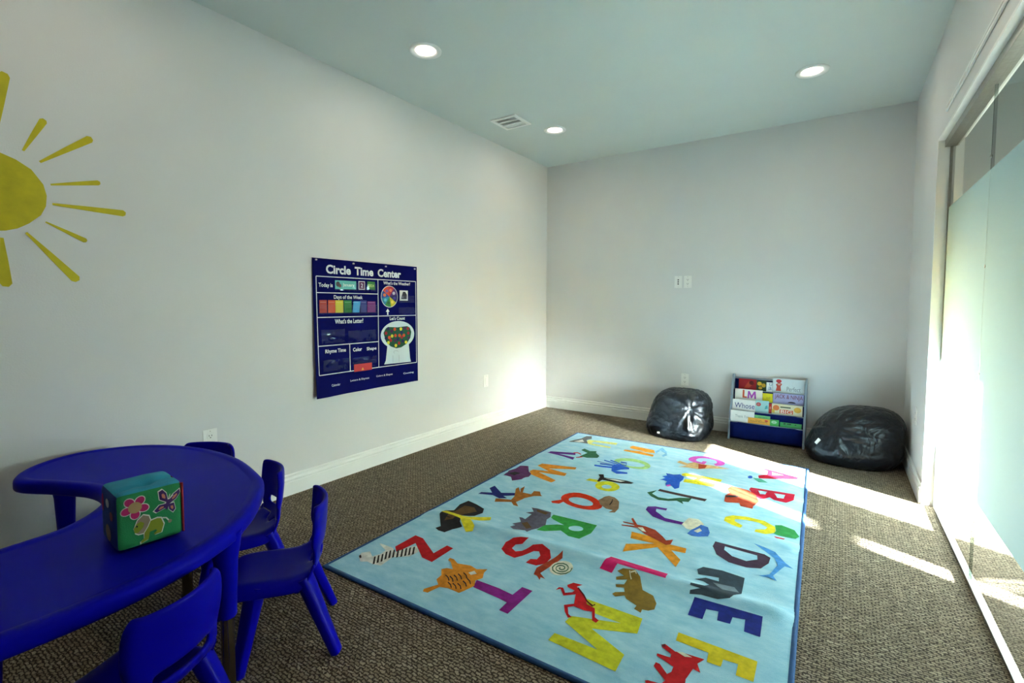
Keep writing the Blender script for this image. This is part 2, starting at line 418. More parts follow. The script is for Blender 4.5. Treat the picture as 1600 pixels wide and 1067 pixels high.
# glazing: three frameless panes in aluminium channels, with a frosted band
gw = empty('window_1', (GX, JAMB, 0)); struct(gw, 'frameless glass partition with a wide frosted band')
gw.location = (0, 0, 0)
box('head_channel', (GX - 0.035, Y_GL, OPEN_Z - 0.052), (GX + 0.018, JAMB - 0.012, OPEN_Z - 0.012), M_ALU, gw, 0.002)
box('floor_channel', (GX - 0.012, Y_GL, 0), (GX + 0.016, JAMB - 0.012, 0.012), M_ALU, gw, 0.002)
box('jamb_channel', (GX - 0.011, JAMB - 0.020, 0.012), (GX + 0.011, JAMB - 0.012, OPEN_Z - 0.05), M_ALU, gw)
FILM_LO, FILM_HI = 0.37, 1.745
for a_, b_ in ((-2.076, JAMB - 0.014), (-3.02, -2.078), (Y_GL, -3.022)):
    g_ = box('glass_pane', (GX - 0.005, a_, 0.006), (GX + 0.005, b_, OPEN_Z - 0.02), M_GLASS, gw)
    bm = bmesh.new(); x_ = GX - 0.0062
    bm.faces.new([bm.verts.new(q) for q in ((x_, a_ + 0.0002, FILM_LO), (x_, b_ - 0.0002, FILM_LO), (x_, b_ - 0.0002, FILM_HI), (x_, a_ + 0.0002, FILM_HI))])
    from_bm('frosted_film', bm, M_FILM, g_)
for y_ in (-2.077, -3.021):
    box('joint_seal', (GX - 0.0055, y_ - 0.001, 0.012), (GX + 0.0055, y_ + 0.001, OPEN_Z - 0.05), M_SEAL, gw)
for z_ in (1.80, 1.35, 0.9):
    bm = bmesh.new(); tube_bm(bm, [(GX - 0.008, -2.077, z_), (GX - 0.005, -2.077, z_)], 0.007, 12); from_bm('glass_clip', bm, M_ALU, gw)

# ------------------------------------------------------------------ ceiling lights and vent
M_LENS = mat('glowing_lens', (255, 244, 230), 0.4, 0.0, emit=((255, 240, 222), 1.0))
def ceiling_light(x, y, label):
    t = tag(empty('ceiling_light', (x, y, H)), label, 'light', 'recessed ceiling lights')
    bm = bmesh.new(); lathe_bm(bm, [(0.098, 0.0), (0.097, -0.006), (0.088, -0.009), (0.070, -0.006), (0.060, 0.002)], 44)
    from_bm('trim_ring', bm, M_TRIM, t, True)
    bm = bmesh.new(); lathe_bm(bm, [(0.0, -0.003), (0.045, -0.003), (0.061, -0.0015)], 44)
    bmesh.ops.recalc_face_normals(bm, faces=bm.faces)
    from_bm('lens', bm, M_LENS, t, True)
    l = bpy.data.lights.new('downlight', 'AREA'); l.shape = 'DISK'; l.size = 0.13; l.energy = LAMP_WATTS; l.color = (1.0, 0.84, 0.66)
    lo = link(bpy.data.objects.new('downlight', l), t); lo.location = (0, 0, -0.012)
    return t
ceiling_light(0.651, -2.623, 'lit round recessed ceiling light nearest the camera above the blue wall chart')
ceiling_light(0.651, -0.995, 'lit round recessed ceiling light beside the square air vent near the back corner')
ceiling_light(2.604, -0.998, 'lit round recessed ceiling light on the right near the glass partition')
ceiling_light(2.604, -2.623, 'recessed ceiling light overhead on the right, above the top of the picture')
ceiling_light(0.651, -4.25, 'recessed ceiling light above the blue kidney table, outside the picture')
ceiling_light(2.604, -4.25, 'recessed ceiling light straight above the camera, outside the picture')

def vent(x, y):
    t = tag(empty('ceiling_vent', (x, y, H)), 'square white ceiling air vent with three banks of louvres', 'vent')
    bm = bmesh.new(); s, i = 0.127, 0.098
    bm_box(bm, (-s, -s, -0.010), (s, -i, 0.0)); bm_box(bm, (-s, i, -0.010), (s, s, 0.0)); bm_box(bm, (-s, -i, -0.010), (-i, i, 0.0)); bm_box(bm, (i, -i, -0.010), (s, i, 0.0))
    from_bm('frame', bm, M_TRIM, t)
    box('duct_backing', (-i, -i, -0.001), (i, i, -0.0002), M_SLOT, t)
    for k in range(2):
        y0 = -i + (k + 1) * 2 * i / 3
        box('divider', (-i, y0 - 0.007, -0.010), (i, y0 + 0.007, -0.001), M_TRIM, t)
    proto = None
    for k in range(3):
        for j in range(5):
            y0 = -i + k * 2 * i / 3 + 0.011 + j * 0.0105
            if proto is None:
                bm = bmesh.new(); bm_box(bm, (-i, -0.0052, -0.0006), (i, 0.0052, 0.0006)); proto = from_bm('louvre', bm, M_TRIM, t); o = proto
            else: o = link(proto.copy(), t)
            o.location = (0, y0, -0.006); o.rotation_euler = (R(20 if k < 2 else -40), 0, 0)
    return t
vent(0.432, -1.372)

# ------------------------------------------------------------------ wall plates
def wall_plate(name, plane, x, z, kind, label, cat):
    t = tag(empty(name), label, cat); P = plane
    def pbox(nm, lo, hi, m, bv=0.0):
        bm = bmesh.new(); bm_box(bm, lo, hi, bv); bm.transform(P @ Matrix.Translation((x, z, 0)))
        bmesh.ops.recalc_face_normals(bm, faces=bm.faces)
        return from_bm(nm, bm, m, t)
    pbox('cover_plate', (-0.036, -0.058, 0), (0.036, 0.058, 0.005), M_PLATE, 0.002)
    if kind == 'duplex':
        for dz in (-0.020, 0.020):
            s = pbox('socket', (-0.017, dz - 0.0145, 0.004), (0.017, dz + 0.0145, 0.0072), M_PLATE, 0.0015)
            for sx in (-0.0065, 0.0065): pbox('slot', (sx - 0.0014, dz - 0.001, 0.0068), (sx + 0.0014, dz + 0.0075, 0.0076), M_SLOT)
            pbox('ground_hole', (-0.0026, dz - 0.010, 0.0068), (0.0026, dz - 0.0055, 0.0076), M_SLOT)
    elif kind == 'jack':
        for dz in (-0.020, 0.0, 0.020): pbox('jack', (-0.006, dz - 0.006, 0.004), (0.006, dz + 0.006, 0.0066), M_SLOT)
    elif kind == 'switch':
        pbox('rocker', (-0.0165, -0.033, 0.004), (0.0165, 0.033, 0.0085), M_PLATE, 0.002)
    for dz in (-0.047, 0.047): pbox('screw', (-0.002, dz - 0.002, 0.005), (0.002, dz + 0.002, 0.0056), M_ALU)
    return t
wall_plate('power_outlet', LEFT, -3.63, 0.452, 'duplex', 'white power outlet on the left wall behind the blue table', 'outlet')
wall_plate('wall_plate', LEFT, -1.158, 0.452, 'switch', 'white wall plate low on the left wall near the back corner', 'wall plate')
wall_plate('data_outlet', BACK, 1.487, 1.412, 'jack', 'white wall plate with dark jacks, left of the pair high on the back wall', 'outlet')
wall_plate('power_outlet', BACK, 1.577, 1.411, 'duplex', 'white power outlet, right of the pair high on the back wall', 'outlet')
wall_plate('power_outlet', BACK, 1.570, 0.457, 'duplex', 'white power outlet on the back wall just above the glossy black bean bag', 'outlet')
wall_plate('power_outlet', RIGHT, 0.735, 0.456, 'duplex', 'white power outlet on the right wall beside the glass partition', 'outlet')

# ------------------------------------------------------------------ sun decal on the left wall
sd = tag(empty('sun_decal', (0, -4.44, 1.64)), 'big yellow painted-look sun sticker with rays on the left wall', 'wall decal')
sd.location = (0, 0, 0)
disc = [(-4.241, 1.645), (-4.25, 1.69), (-4.285, 1.745), (-4.33, 1.775), (-4.375, 1.792), (-4.44, 1.815), (-4.52, 1.805), (-4.60, 1.765), (-4.645, 1.70), (-4.655, 1.63), (-4.63, 1.555), (-4.57, 1.50), (-4.50, 1.475), (-4.43, 1.472), (-4.37, 1.482), (-4.335, 1.495), (-4.30, 1.520), (-4.262, 1.56), (-4.245, 1.60)]
flat('sun_disc', disc, M_SUNY, sd, LEFT, 0.0004, 0.0012)
def ray(a, b, w0, w1):
    a, b = Vector(a), Vector(b); d = (b - a).normalized(); n = Vector((-d.y, d.x))
    pts = [a + n * w0 / 2 - d * 0.002, a - n * w0 / 2 - d * 0.002, a.lerp(b, 0.55) - n * (w0 * 0.35 + w1 * 0.25), b - n * w1 / 2, b - n * w1 * 0.28 + d * w1 * 0.35, b + n * w1 * 0.2 + d * w1 * 0.42, b + n * w1 / 2 + d * w1 * 0.05, a.lerp(b, 0.5) + n * (w0 * 0.35 + w1 * 0.25)]
    flat('sun_ray', [(p_.x, p_.y) for p_ in pts], M_SUNY, sd, LEFT, 0.0004, 0.0012)
for q in (((-4.385, 1.86), (-4.352, 2.10), .012, .036), ((-4.306, 1.818), (-4.241, 1.955), .008, .026), ((-4.256, 1.783), (-4.090, 1.922), .009, .030), ((-4.225, 1.695), (-4.066, 1.735), .007, .022), ((-4.222, 1.613), (-3.978, 1.612), .009, .029), ((-4.247, 1.533), (-4.122, 1.470), .006, .021), ((-4.309, 1.480), (-4.160, 1.298), .009, .034), ((-4.382, 1.450), (-4.377, 1.270), .010, .037),
          ((-4.50, 1.86), (-4.53, 2.07), .010, .034), ((-4.61, 1.83), (-4.72, 1.99), .009, .030), ((-4.68, 1.74), (-4.87, 1.83), .009, .028), ((-4.69, 1.64), (-4.93, 1.64), .008, .028), ((-4.67, 1.53), (-4.84, 1.42), .008, .03), ((-4.60, 1.47), (-4.72, 1.29), .009, .03), ((-4.49, 1.44), (-4.52, 1.24), .009, .034)):
    ray(*q)

# ------------------------------------------------------------------ pocket chart
ch = tag(empty('pocket_chart', (0, 0, 0)), 'navy classroom pocket chart titled Circle Time Center pinned to the left wall', 'wall chart')
PY0, PY1, PZ0, PZ1 = -2.998, -2.075, 0.574, 1.485
def chart_x(y, z):
    u = (y - PY0) / (PY1 - PY0); t = (PZ1 - z) / (PZ1 - PZ0)
    x = 0.0085 + 0.004 * math.sin(u * 7 + 1) * t
    x += 0.020 * (1 - u) ** 3 * t ** 2 + 0.004 * math.sin(u * 19) * max(0, t - 0.8) * 4
    return x
nu, nv = 40, 40
v_, f_ = [], []
for side in (0, 1):
    for i in range(nu + 1):
        for j in range(nv + 1):
            y = PY0 + (PY1 - PY0) * i / nu; z = PZ0 + (PZ1 - PZ0) * j / nv
            v_.append((chart_x(y, z) - 0.0025 * side, y, z))
n1 = (nu + 1) * (nv + 1)
for i in range(nu):
    for j in range(nv):
        a = i * (nv + 1) + j
        f_.append((a, a + nv + 1, a + nv + 2, a + 1)); f_.append((n1 + a, n1 + a + 1, n1 + a + nv + 2, n1 + a + nv + 1))
rim = [i * (nv + 1) for i in range(nu + 1)] + [nu * (nv + 1) + j for j in range(1, nv + 1)] + [i * (nv + 1) + nv for i in range(nu - 1, -1, -1)] + [j for j in range(nv - 1, 0, -1)]
for k in range(len(rim)):
    a, b = rim[k], rim[(k + 1) % len(rim)]; f_.append((a, b, n1 + b, n1 + a))
pydata('chart_cloth', v_, f_, M_CHART, ch, True, 50)
def drape(o, off):
    """lay flat work made at x=0 of the left wall onto the hanging cloth"""
    for v in o.data.vertices: v.co.x = chart_x(v.co.y, v.co.z) + off + max(0, v.co.x)
    return o
def cut(o, step=0.03):
    bm = bmesh.new(); bm.from_mesh(o.data)
    for ax, lo, hi in ((1, PY0, PY1), (2, PZ0, PZ1)):
        k = lo + step
        while k < hi:
            co = Vector((0, 0, 0)); co[ax] = k; no = Vector((0, 0, 0)); no[ax] = 1
            bmesh.ops.bisect_plane(bm, geom=bm.verts[:] + bm.edges[:] + bm.faces[:], plane_co=co, plane_no=no); k += step
    bm.to_mesh(o.data); bm.free()
    return o
def cpoly(name, outer, m, off=0.0012, holes=(), parent=None, thick=0.0):
    return drape(cut(flat(name, outer, m, parent or ch, LEFT, 0.0, thick, holes)), off)
def ctext(name, body, y0, z0, y1, z1, bold=0.014, m=None, off=0.0016, rot=0.0, parent=None):
    return drape(text(name, body, y0, z0, y1, z1, m or M_WHITE, parent or ch, LEFT, 0.0, bold, 0.0, rot), off)
ctext('title_text', 'Circle', -2.900, 1.388, -2.705, 1.448, 0.035, rot=0.0)
ctext('title_text', 'Time', -2.672, 1.388, -2.510, 1.447, 0.035)
ctext('title_text', 'Center', -2.470, 1.387, -2.245, 1.446, 0.035)
FL, FR, FT, FB = -2.974, -2.090, 1.368, 0.724
lw = 0.0052
def line(y0, z0, y1, z1):
    if abs(z1 - z0) < abs(y1 - y0): p_ = [(y0, z0 - lw / 2), (y1, z1 - lw / 2), (y1, z1 + lw / 2), (y0, z0 + lw / 2)]
    else: p_ = [(y0 - lw / 2, z0), (y0 + lw / 2, z0), (y1 + lw / 2, z1), (y1 - lw / 2, z1)]
    cpoly('printed_line', p_, M_WHITE, 0.0011)
VM = -2.468
for q in ((FL, FT, FR, FT), (FL, FB, FR, FB), (FL, FB, FL, FT), (FR, FB, FR, FT), (VM, FB, VM, FT), (FL, 1.262, VM, 1.262), (FL, 1.101, FR, 1.101), (FL, 0.914, VM, 0.914), (-2.725, FB, -2.725, 0.914)): line(*q)
ctext('heading_text', 'Today is', -2.957, 1.292, -2.852, 1.326, 0.02)
ctext('heading_text', 'Days of the Week', -2.845, 1.216, -2.608, 1.248, 0.02)
ctext('heading_text', "What's the Letter?", -2.841, 1.056, -2.605, 1.088, 0.02)
ctext('heading_text', 'Rhyme Time', -2.922, 0.856, -2.758, 0.889, 0.02)
ctext('heading_text', 'Color', -2.698, 0.858, -2.621, 0.884, 0.02)
ctext('heading_text', 'Shape', -2.578, 0.850, -2.489, 0.880, 0.02)
ctext('heading_text', "What's the Weather?", -2.418, 1.334, -2.151, 1.358, 0.02)
ctext('heading_text', "Let's Count", -2.360, 1.068, -2.209, 1.093, 0.02)
ctext('pocket_text', 'Calendar', -2.887, 0.640, -2.816, 0.656, 0.01)
ctext('pocket_text', 'Letters & Rhymes', -2.73, 0.648, -2.565, 0.666, 0.01)
ctext('pocket_text', 'Colors & Shapes', -2.497, 0.650, -2.345, 0.668, 0.01)
ctext('pocket_text', 'Counting', -2.236, 0.641, -2.128, 0.658, 0.01)
# weather wheel
wcx, wcz, wr_ = -2.361, 1.245, 0.081
whl = cpoly('weather_wheel', ellipse(wcx, wcz, wr_, wr_, 36), M_WHITE, 0.0014)
for k, c in enumerate(((70, 20, 110), (190, 40, 60), (215, 70, 30), (20, 70, 150), (20, 130, 160), (40, 140, 60), (205, 190, 30), (20, 20, 90))):
    a0 = R(10 + k * 45); pts = [(wcx, wcz)] + ellipse(wcx, wcz, wr_ * 0.95, wr_ * 0.95, 6, 0, a0, a0 + R(45))
    w_ = cpoly('wheel_wedge', pts, mat('wheel_%d' % k, c, 0.5), 0.0024); w_.parent = whl
    mx_, mz_ = wcx + wr_ * 0.6 * math.cos(a0 + R(22)), wcz + wr_ * 0.6 * math.sin(a0 + R(22))
    w_ = cpoly('wheel_symbol', ellipse(mx_, mz_, 0.014, 0.012, 12), mat('wheel_sym_%d' % k, ((200, 190, 210), (230, 120, 90), (120, 80, 160), (220, 110, 60), (90, 190, 200), (30, 110, 50), (240, 220, 90), (60, 50, 150))[k], 0.5), 0.0030); w_.parent = whl
cpoly('arrow_print', [(-2.379, 1.155), (-2.397, 1.132), (-2.385, 1.132), (-2.385, 1.108), (-2.373, 1.108), (-2.373, 1.132), (-2.361, 1.132)], M_WHITE, 0.0014)
# gumball machine print
M_GUM = mat('pale_grey_print', (200, 216, 220), 0.55, 0.03)
gm = cpoly('gumball_machine_print', ellipse(-2.280, 0.955, 0.168, 0.105, 36), M_GUM, 0.0014)
cpoly('machine_base', [(-2.385, 0.885), (-2.172, 0.880), (-2.160, 0.765), (-2.150, 0.735), (-2.418, 0.740), (-2.402, 0.768)], M_GUM, 0.0015).parent = gm
cpoly('coin_slot', stroke([(-2.305 + 0.024 * math.cos(t * .5), 0.825 + 0.009 * math.sin(t * .5)) for t in range(14)], 0.002), mat('thin_grey', (110, 125, 135)), 0.0022).parent = gm
cpoly('coin_door', [(-2.335, 0.80), (-2.333, 0.80), (-2.333, 0.745), (-2.335, 0.745)], mat('thin_grey', (110, 125, 135)), 0.0022).parent = gm
cpoly('coin_door', [(-2.275, 0.80), (-2.273, 0.80), (-2.273, 0.745), (-2.275, 0.745)], mat('thin_grey', (110, 125, 135)), 0.0022).parent = gm
cpoly('green_field', [(-2.423, 0.975), (-2.400, 1.008), (-2.378, 1.018), (-2.285, 1.012), (-2.189, 1.018), (-2.160, 1.005), (-2.144, 0.972), (-2.155, 0.925), (-2.195, 0.880), (-2.250, 0.856), (-2.300, 0.852), (-2.355, 0.870), (-2.400, 0.910)], mat('felt_green', (16, 84, 56), 0.8), 0.0024).parent = gm
dots = [(-2.378, 1.004, 'n'), (-2.314, 0.998, 'o'), (-2.253, 0.998, 'y'), (-2.216, 1.003, 'p'), (-2.181, 0.998, 'r'), (-2.399, 0.972, 'r'), (-2.177, 0.963, 'r'), (-2.368, 0.938, 'o'), (-2.341, 0.948, 'y'), (-2.308, 0.950, 'o'), (-2.268, 0.949, 'o'), (-2.245, 0.935, 'r'), (-2.223, 0.948, 'o'), (-2.400, 0.935, 'n'), (-2.175, 0.925, 'p'), (-2.354, 0.916, 'r'), (-2.311, 0.912, 'p'), (-2.377, 0.900, 'y'), (-2.305, 0.874, 'y'), (-2.272, 0.890, 'r'), (-2.202, 0.893, 'y'), (-2.236, 0.904, 'n'), (-2.285, 0.922, 'n'), (-2.345, 0.985, 'p'), (-2.245, 0.970, 'n')]
dm = {'n': mat('dot_navy', (20, 24, 90), 0.8), 'o': mat('dot_orange', (216, 82, 36), 0.8), 'y': mat('dot_yellow', (226, 216, 60), 0.8), 'p': mat('dot_plum', (70, 24, 84), 0.8), 'r': mat('dot_red', (168, 26, 36), 0.8)}
for y, z, c in dots:
    cpoly('felt_dot', ellipse(y, z, 0.0125, 0.0125, 16), dm[c], 0.0026, thick=0.0012).parent = gm
# clear vinyl pockets, slightly wavy so that they catch the light
def pocket(y0, z0, y1, z1, seed):
    v, f = [], []; a, b = 12, 6
    for i in range(a + 1):
        for j in range(b + 1):
            y = y0 + (y1 - y0) * i / a; z = z0 + (z1 - z0) * j / b
            v.append((chart_x(y, z) + 0.0046 + 0.0060 * noise.noise(Vector((y * 22, z * 26, seed * 3.7))) + 0.002 * (j / b), y, z))
    for i in range(a):
        for j in range(b):
            k = i * (b + 1) + j; f.append((k, k + b + 1, k + b + 2, k + 1))
    o = pydata('clear_pocket', v, f, M_CLEAR, ch, True)
    if o.data.polygons[0].normal.x < 0: o.data.flip_normals()
for i_, q in enumerate(((-2.838, 1.280, -2.655, 1.335), (-2.648, 1.280, -2.585, 1.335), (-2.572, 1.280, -2.490, 1.335), (-2.960, 1.122, -2.485, 1.185), (-2.950, 0.930, -2.765, 1.020), (-2.740, 0.925, -2.495, 1.005), (-2.945, 0.745, -2.740, 0.820), (-2.705, 0.74, -2.490, 0.815), (-2.270, 1.200, -2.110, 1.255), (-2.275, 1.112, -2.105, 1.165))):
    pocket(*q, i_)
# bottom pockets stitched to the cloth
for a_, b_ in ((-2.990, -2.770), (-2.762, -2.530), (-2.522, -2.305), (-2.297, -2.080)):
    v, f = [], []
    for i in range(9):
        for j in range(4):
            y = a_ + (b_ - a_) * i / 8; z = 0.578 + 0.125 * j / 3
            v.append((chart_x(y, z) + 0.0008 + 0.004 * math.sin(math.pi * i / 8) * (j / 3) ** 2, y, z))
    # only the upper lip is drawn proud, below the pocket captions
    for i in range(8):
        for j in range(3):
            k = i * 4 + j; f.append((k, k + 4, k + 5, k + 1))
    o = pydata('bottom_pocket', v, f, M_CHART, ch, True)
for o in list(ch.children):
    if o.name.startswith('pocket_text'):
        for v in o.data.vertices: v.co.x += 0.0055
# cards standing in the pockets
def card(name, y0, z0, y1, z1, c, label, lean=0.0, texts=(), extra=()):
    t = tag(empty(name), label, 'card', 'cards in the pocket chart')
    x = chart_x((y0 + y1) / 2, z0) + 0.0032
    pts = [(y0, z0), (y1, z0), (y1 + lean, z1), (y0 + lean, z1)]
    bm = bmesh.new(); poly_bm(bm, pts, (), 0.0008, 0, 0.0); bm.transform(Matrix.Translation((x, 0, 0)) @ LEFT)
    bmesh.ops.recalc_face_normals(bm, faces=bm.faces)
    from_bm('sheet', bm, mat('card_%d_%d_%d' % c, c, 0.55, 0.04), t)
    for nm, pl, col in extra:
        bm = bmesh.new(); poly_bm(bm, pl, (), 0.0, 0, 0.0); bm.transform(Matrix.Translation((x + 0.0011, 0, 0)) @ LEFT); from_bm(nm, bm, mat('card_%d_%d_%d' % col, col, 0.55, 0.04), t)
    for body, a, b, c2, d, col in texts:
        text('lettering', body, a, b, c2, d, mat('card_%d_%d_%d' % col, col, 0.55, 0.04), t, Matrix.Translation((x + 0.0014, 0, 0)) @ LEFT, 0.0, 0.02)
    return t
card('month_card', -2.834, 1.289, -2.664, 1.347, (96, 186, 178), 'pale teal month card with a small picture in the Today is row', texts=(('January', -2.775, 1.302, -2.680, 1.330, (220, 236, 226)),), extra=(('picture', ellipse(-2.812, 1.322, 0.016, 0.018, 14), (72, 56, 62)), ('picture', ellipse(-2.797, 1.312, 0.012, 0.012, 12), (120, 60, 50))))
card('date_card', -2.643, 1.290, -2.588, 1.349, (220, 216, 224), 'small maroon and white date card showing the number 2', texts=(('2', -2.624, 1.305, -2.606, 1.334, (236, 230, 236)),), extra=(('maroon_field', rect(-2.638, 1.295, -2.593, 1.344), (96, 18, 78)),))
card('year_card', -2.566, 1.292, -2.498, 1.350, (44, 122, 52), 'green year card reading 2024', texts=(('2024', -2.558, 1.310, -2.506, 1.330, (190, 222, 120)),))
for nm, a, b, c, ln in (('red', -2.957, -2.902, (176, 48, 40), 0), ('orange', -2.893, -2.838, (206, 78, 30), 0), ('yellow', -2.836, -2.774, (206, 196, 40), 0), ('green', -2.767, -2.705, (24, 120, 52), 0), ('light blue', -2.699, -2.640, (60, 150, 206), 0.012), ('navy', -2.630, -2.575, (40, 50, 130), 0), ('purple', -2.568, -2.496, (118, 26, 112), 0)):
    card('day_card', a, 1.130, b, 1.214 - (0.006 if nm in ('purple', 'light blue') else 0), c, '%s day card in the Days of the Week row' % nm, ln, extra=(('card_line', rect(a + 0.006, 1.198, b - 0.006, 1.202), tuple(min(255, int(v * 0.6 + 90)) for v in c)),))
card('weather_card', -2.262, 1.216, -2.178, 1.294, (222, 222, 218), 'white weather card with a dark picture beside the colour wheel', extra=(('picture', [(-2.248, 1.228), (-2.190, 1.228), (-2.188, 1.262), (-2.205, 1.284), (-2.228, 1.284), (-2.240, 1.255)], (48, 44, 56)), ('picture', rect(-2.240, 1.234, -2.224, 1.250), (206, 200, 208))))
card('shape_card', -2.697, 0.716, -2.542, 0.768, (190, 18, 20), 'bright red card tucked into the Color and Shape pocket', extra=(('picture', [(-2.636, 0.722), (-2.612, 0.722), (-2.624, 0.742)], (214, 140, 40)),))
for o in (q for q in bpy.data.objects if q.name.startswith('shape_card')):
    for c_ in o.children: c_.location.x += 0.006
# push pins
for i_, (y, z) in enumerate(((-2.973, 1.473), (-2.684, 1.468), (-2.396, 1.467), (-2.102, 1.467))):
    bm = bmesh.new(); lathe_bm(bm, [(0, 0.011), (0.0045, 0.0105), (0.006, 0.008), (0.004, 0.0055), (0.0028, 0.0025), (0.0055, 0.001), (0.0055, 0.0)], 14); lathe_bm(bm, [(0.001, 0.001), (0.001, -0.012)], 6)
    bm.transform(Matrix.Translation((chart_x(y, z) + 0.0005, y, z)) @ Matrix.Rotation(R(90), 4, 'Y'))
    tag(from_bm('push_pin', bm, M_PLATE, None, True), ('white push pin at the top left corner of the wall chart', 'white push pin above the word Time on the wall chart', 'white push pin above the word Center on the wall chart', 'white push pin at the top right corner of the wall chart')[i_], 'pin', 'push pins of the wall chart')

# ------------------------------------------------------------------ rug with printed alphabet
RUG_W, RUG_L = 1.815, 2.705
RUG_X, RUG_Y, RUG_A = 1.787, -2.195, R(1.7)
def rug_z(u, v):
    """gentle folds left from the rug having been packed"""
    h = 0.010
    e = max(0.0, min(1.0, (RUG_L / 2 - abs(v)) / 0.12)) * max(0.0, min(1.0, (RUG_W / 2 - abs(u)) / 0.06))
    def ridge(v0, sl, w, a):
        d = (v - v0 - sl * u) / w
        return a * math.exp(-d * d)
    s = ridge(-0.66, 0.02, 0.045, 0.018) + ridge(0.02, -0.05, 0.05, 0.013) + ridge(0.62, 0.03, 0.05, 0.011) + ridge(-0.30, 0.04, 0.06, 0.005) + ridge(1.02, 0.0, 0.05, 0.006)
    s += 0.004 * noise.noise(Vector((u * 2.1, v * 2.6, 1.3))) + 0.003
    s += ridge(0.30, 0.9, 0.06, 0.006) * max(0, 0.5 - abs(u + 0.2)) * 2
    return h + s * e
rug = tag(empty('alphabet_rug', (RUG_X, RUG_Y, 0), RUG_A), 'pale blue alphabet rug with coloured letters and animals on the carpet', 'rug')
nu, nv = 70, 110
v_, f_ = [], []
for i in range(nu + 1):
    for j in range(nv + 1):
        u = -RUG_W / 2 + RUG_W * i / nu; v = -RUG_L / 2 + RUG_L * j / nv
        v_.append((u, v, rug_z(u, v)))
for i in range(nu):
    for j in range(nv):
        a = i * (nv + 1) + j; f_.append((a, a + nv + 1, a + nv + 2, a + 1))
pydata('pile', v_, f_, M_RUG, rug, True)
bm = bmesh.new()   # bound edge: a rolled welt all the way round
loop = []
def edge_pts():
    for i in range(nu): yield -RUG_W / 2 + RUG_W * i / nu, -RUG_L / 2
    for j in range(nv): yield RUG_W / 2, -RUG_L / 2 + RUG_L * j / nv
    for i in range(nu): yield RUG_W / 2 - RUG_W * i / nu, RUG_L / 2
    for j in range(nv): yield -RUG_W / 2, RUG_L / 2 - RUG_L * j / nv
prof = [(-0.012, 0.0012), (-0.006, 0.0032), (0.000, 0.0030), (0.005, 0.0), (0.006, -0.006), (0.004, -0.0098)]
ep = list(edge_pts())
rings = []
for u, v in ep:
    du = (1 if u >= RUG_W / 2 - 1e-6 else -1 if u <= -RUG_W / 2 + 1e-6 else 0); dv = (1 if v >= RUG_L / 2 - 1e-6 else -1 if v <= -RUG_L / 2 + 1e-6 else 0)
    z0 = rug_z(max(-RUG_W / 2, min(RUG_W / 2, u)), v)
    rings.append([bm.verts.new((u + du * d, v + dv * d, z0 + dz)) for d, dz in prof])
for k in range(len(rings)):
    a, b = rings[k], rings[(k + 1) % len(rings)]
    for q in range(len(prof) - 1): bm.faces.new((a[q], b[q], b[q + 1], a[q + 1]))
bmesh.ops.recalc_face_normals(bm, faces=bm.faces)
from_bm('edge_binding', bm, M_BIND, rug, True)
INK = dict(amber=(228, 150, 40), azure=(70, 140, 205), black=(38, 36, 38), blue=(30, 84, 180), blue2=(62, 110, 190), brown=(96, 70, 40), brown2=(160, 98, 36), char=(52, 66, 78), cream=(216, 212, 190), crimson=(178, 20, 50), dgreen=(40, 92, 64), dred=(96, 14, 22), giraffe=(206, 170, 120), gold=(206, 186, 30), green=(52, 150, 66), green2=(48, 140, 72), grey=(96, 98, 100), lemon=(224, 222, 130), lgreen=(160, 204, 130), lime=(196, 196, 40), magenta=(196, 24, 96), navy=(26, 36, 110), navy2=(28, 40, 128), olive=(132, 104, 36), orange=(206, 130, 36), orange2=(214, 140, 34), pink=(200, 84, 180), plum=(96, 50, 100), plum2=(62, 40, 62), purple=(136, 34, 128), red=(186, 22, 28), rust=(160, 58, 32), sky=(120, 180, 216), slate=(92, 88, 104), slate2=(116, 130, 138), taupe=(140, 112, 84), teal=(70, 150, 130), umber=(74, 56, 60), vermilion=(206, 50, 20), violet=(86, 34, 130), white=(214, 214, 206), yellow=(214, 200, 40), yellow2=(206, 204, 40))
CNAME = dict(amber='orange', gold='yellow', green='green', crimson='crimson', lemon='pale yellow', lgreen='pale green', lime='yellow green', magenta='magenta', navy='navy blue', navy2='navy blue', orange='orange', orange2='orange', pink='pink', plum2='dark plum', purple='purple', red='red', umber='dark brown', vermilion='orange red', violet='violet', yellow='yellow', yellow2='yellow')
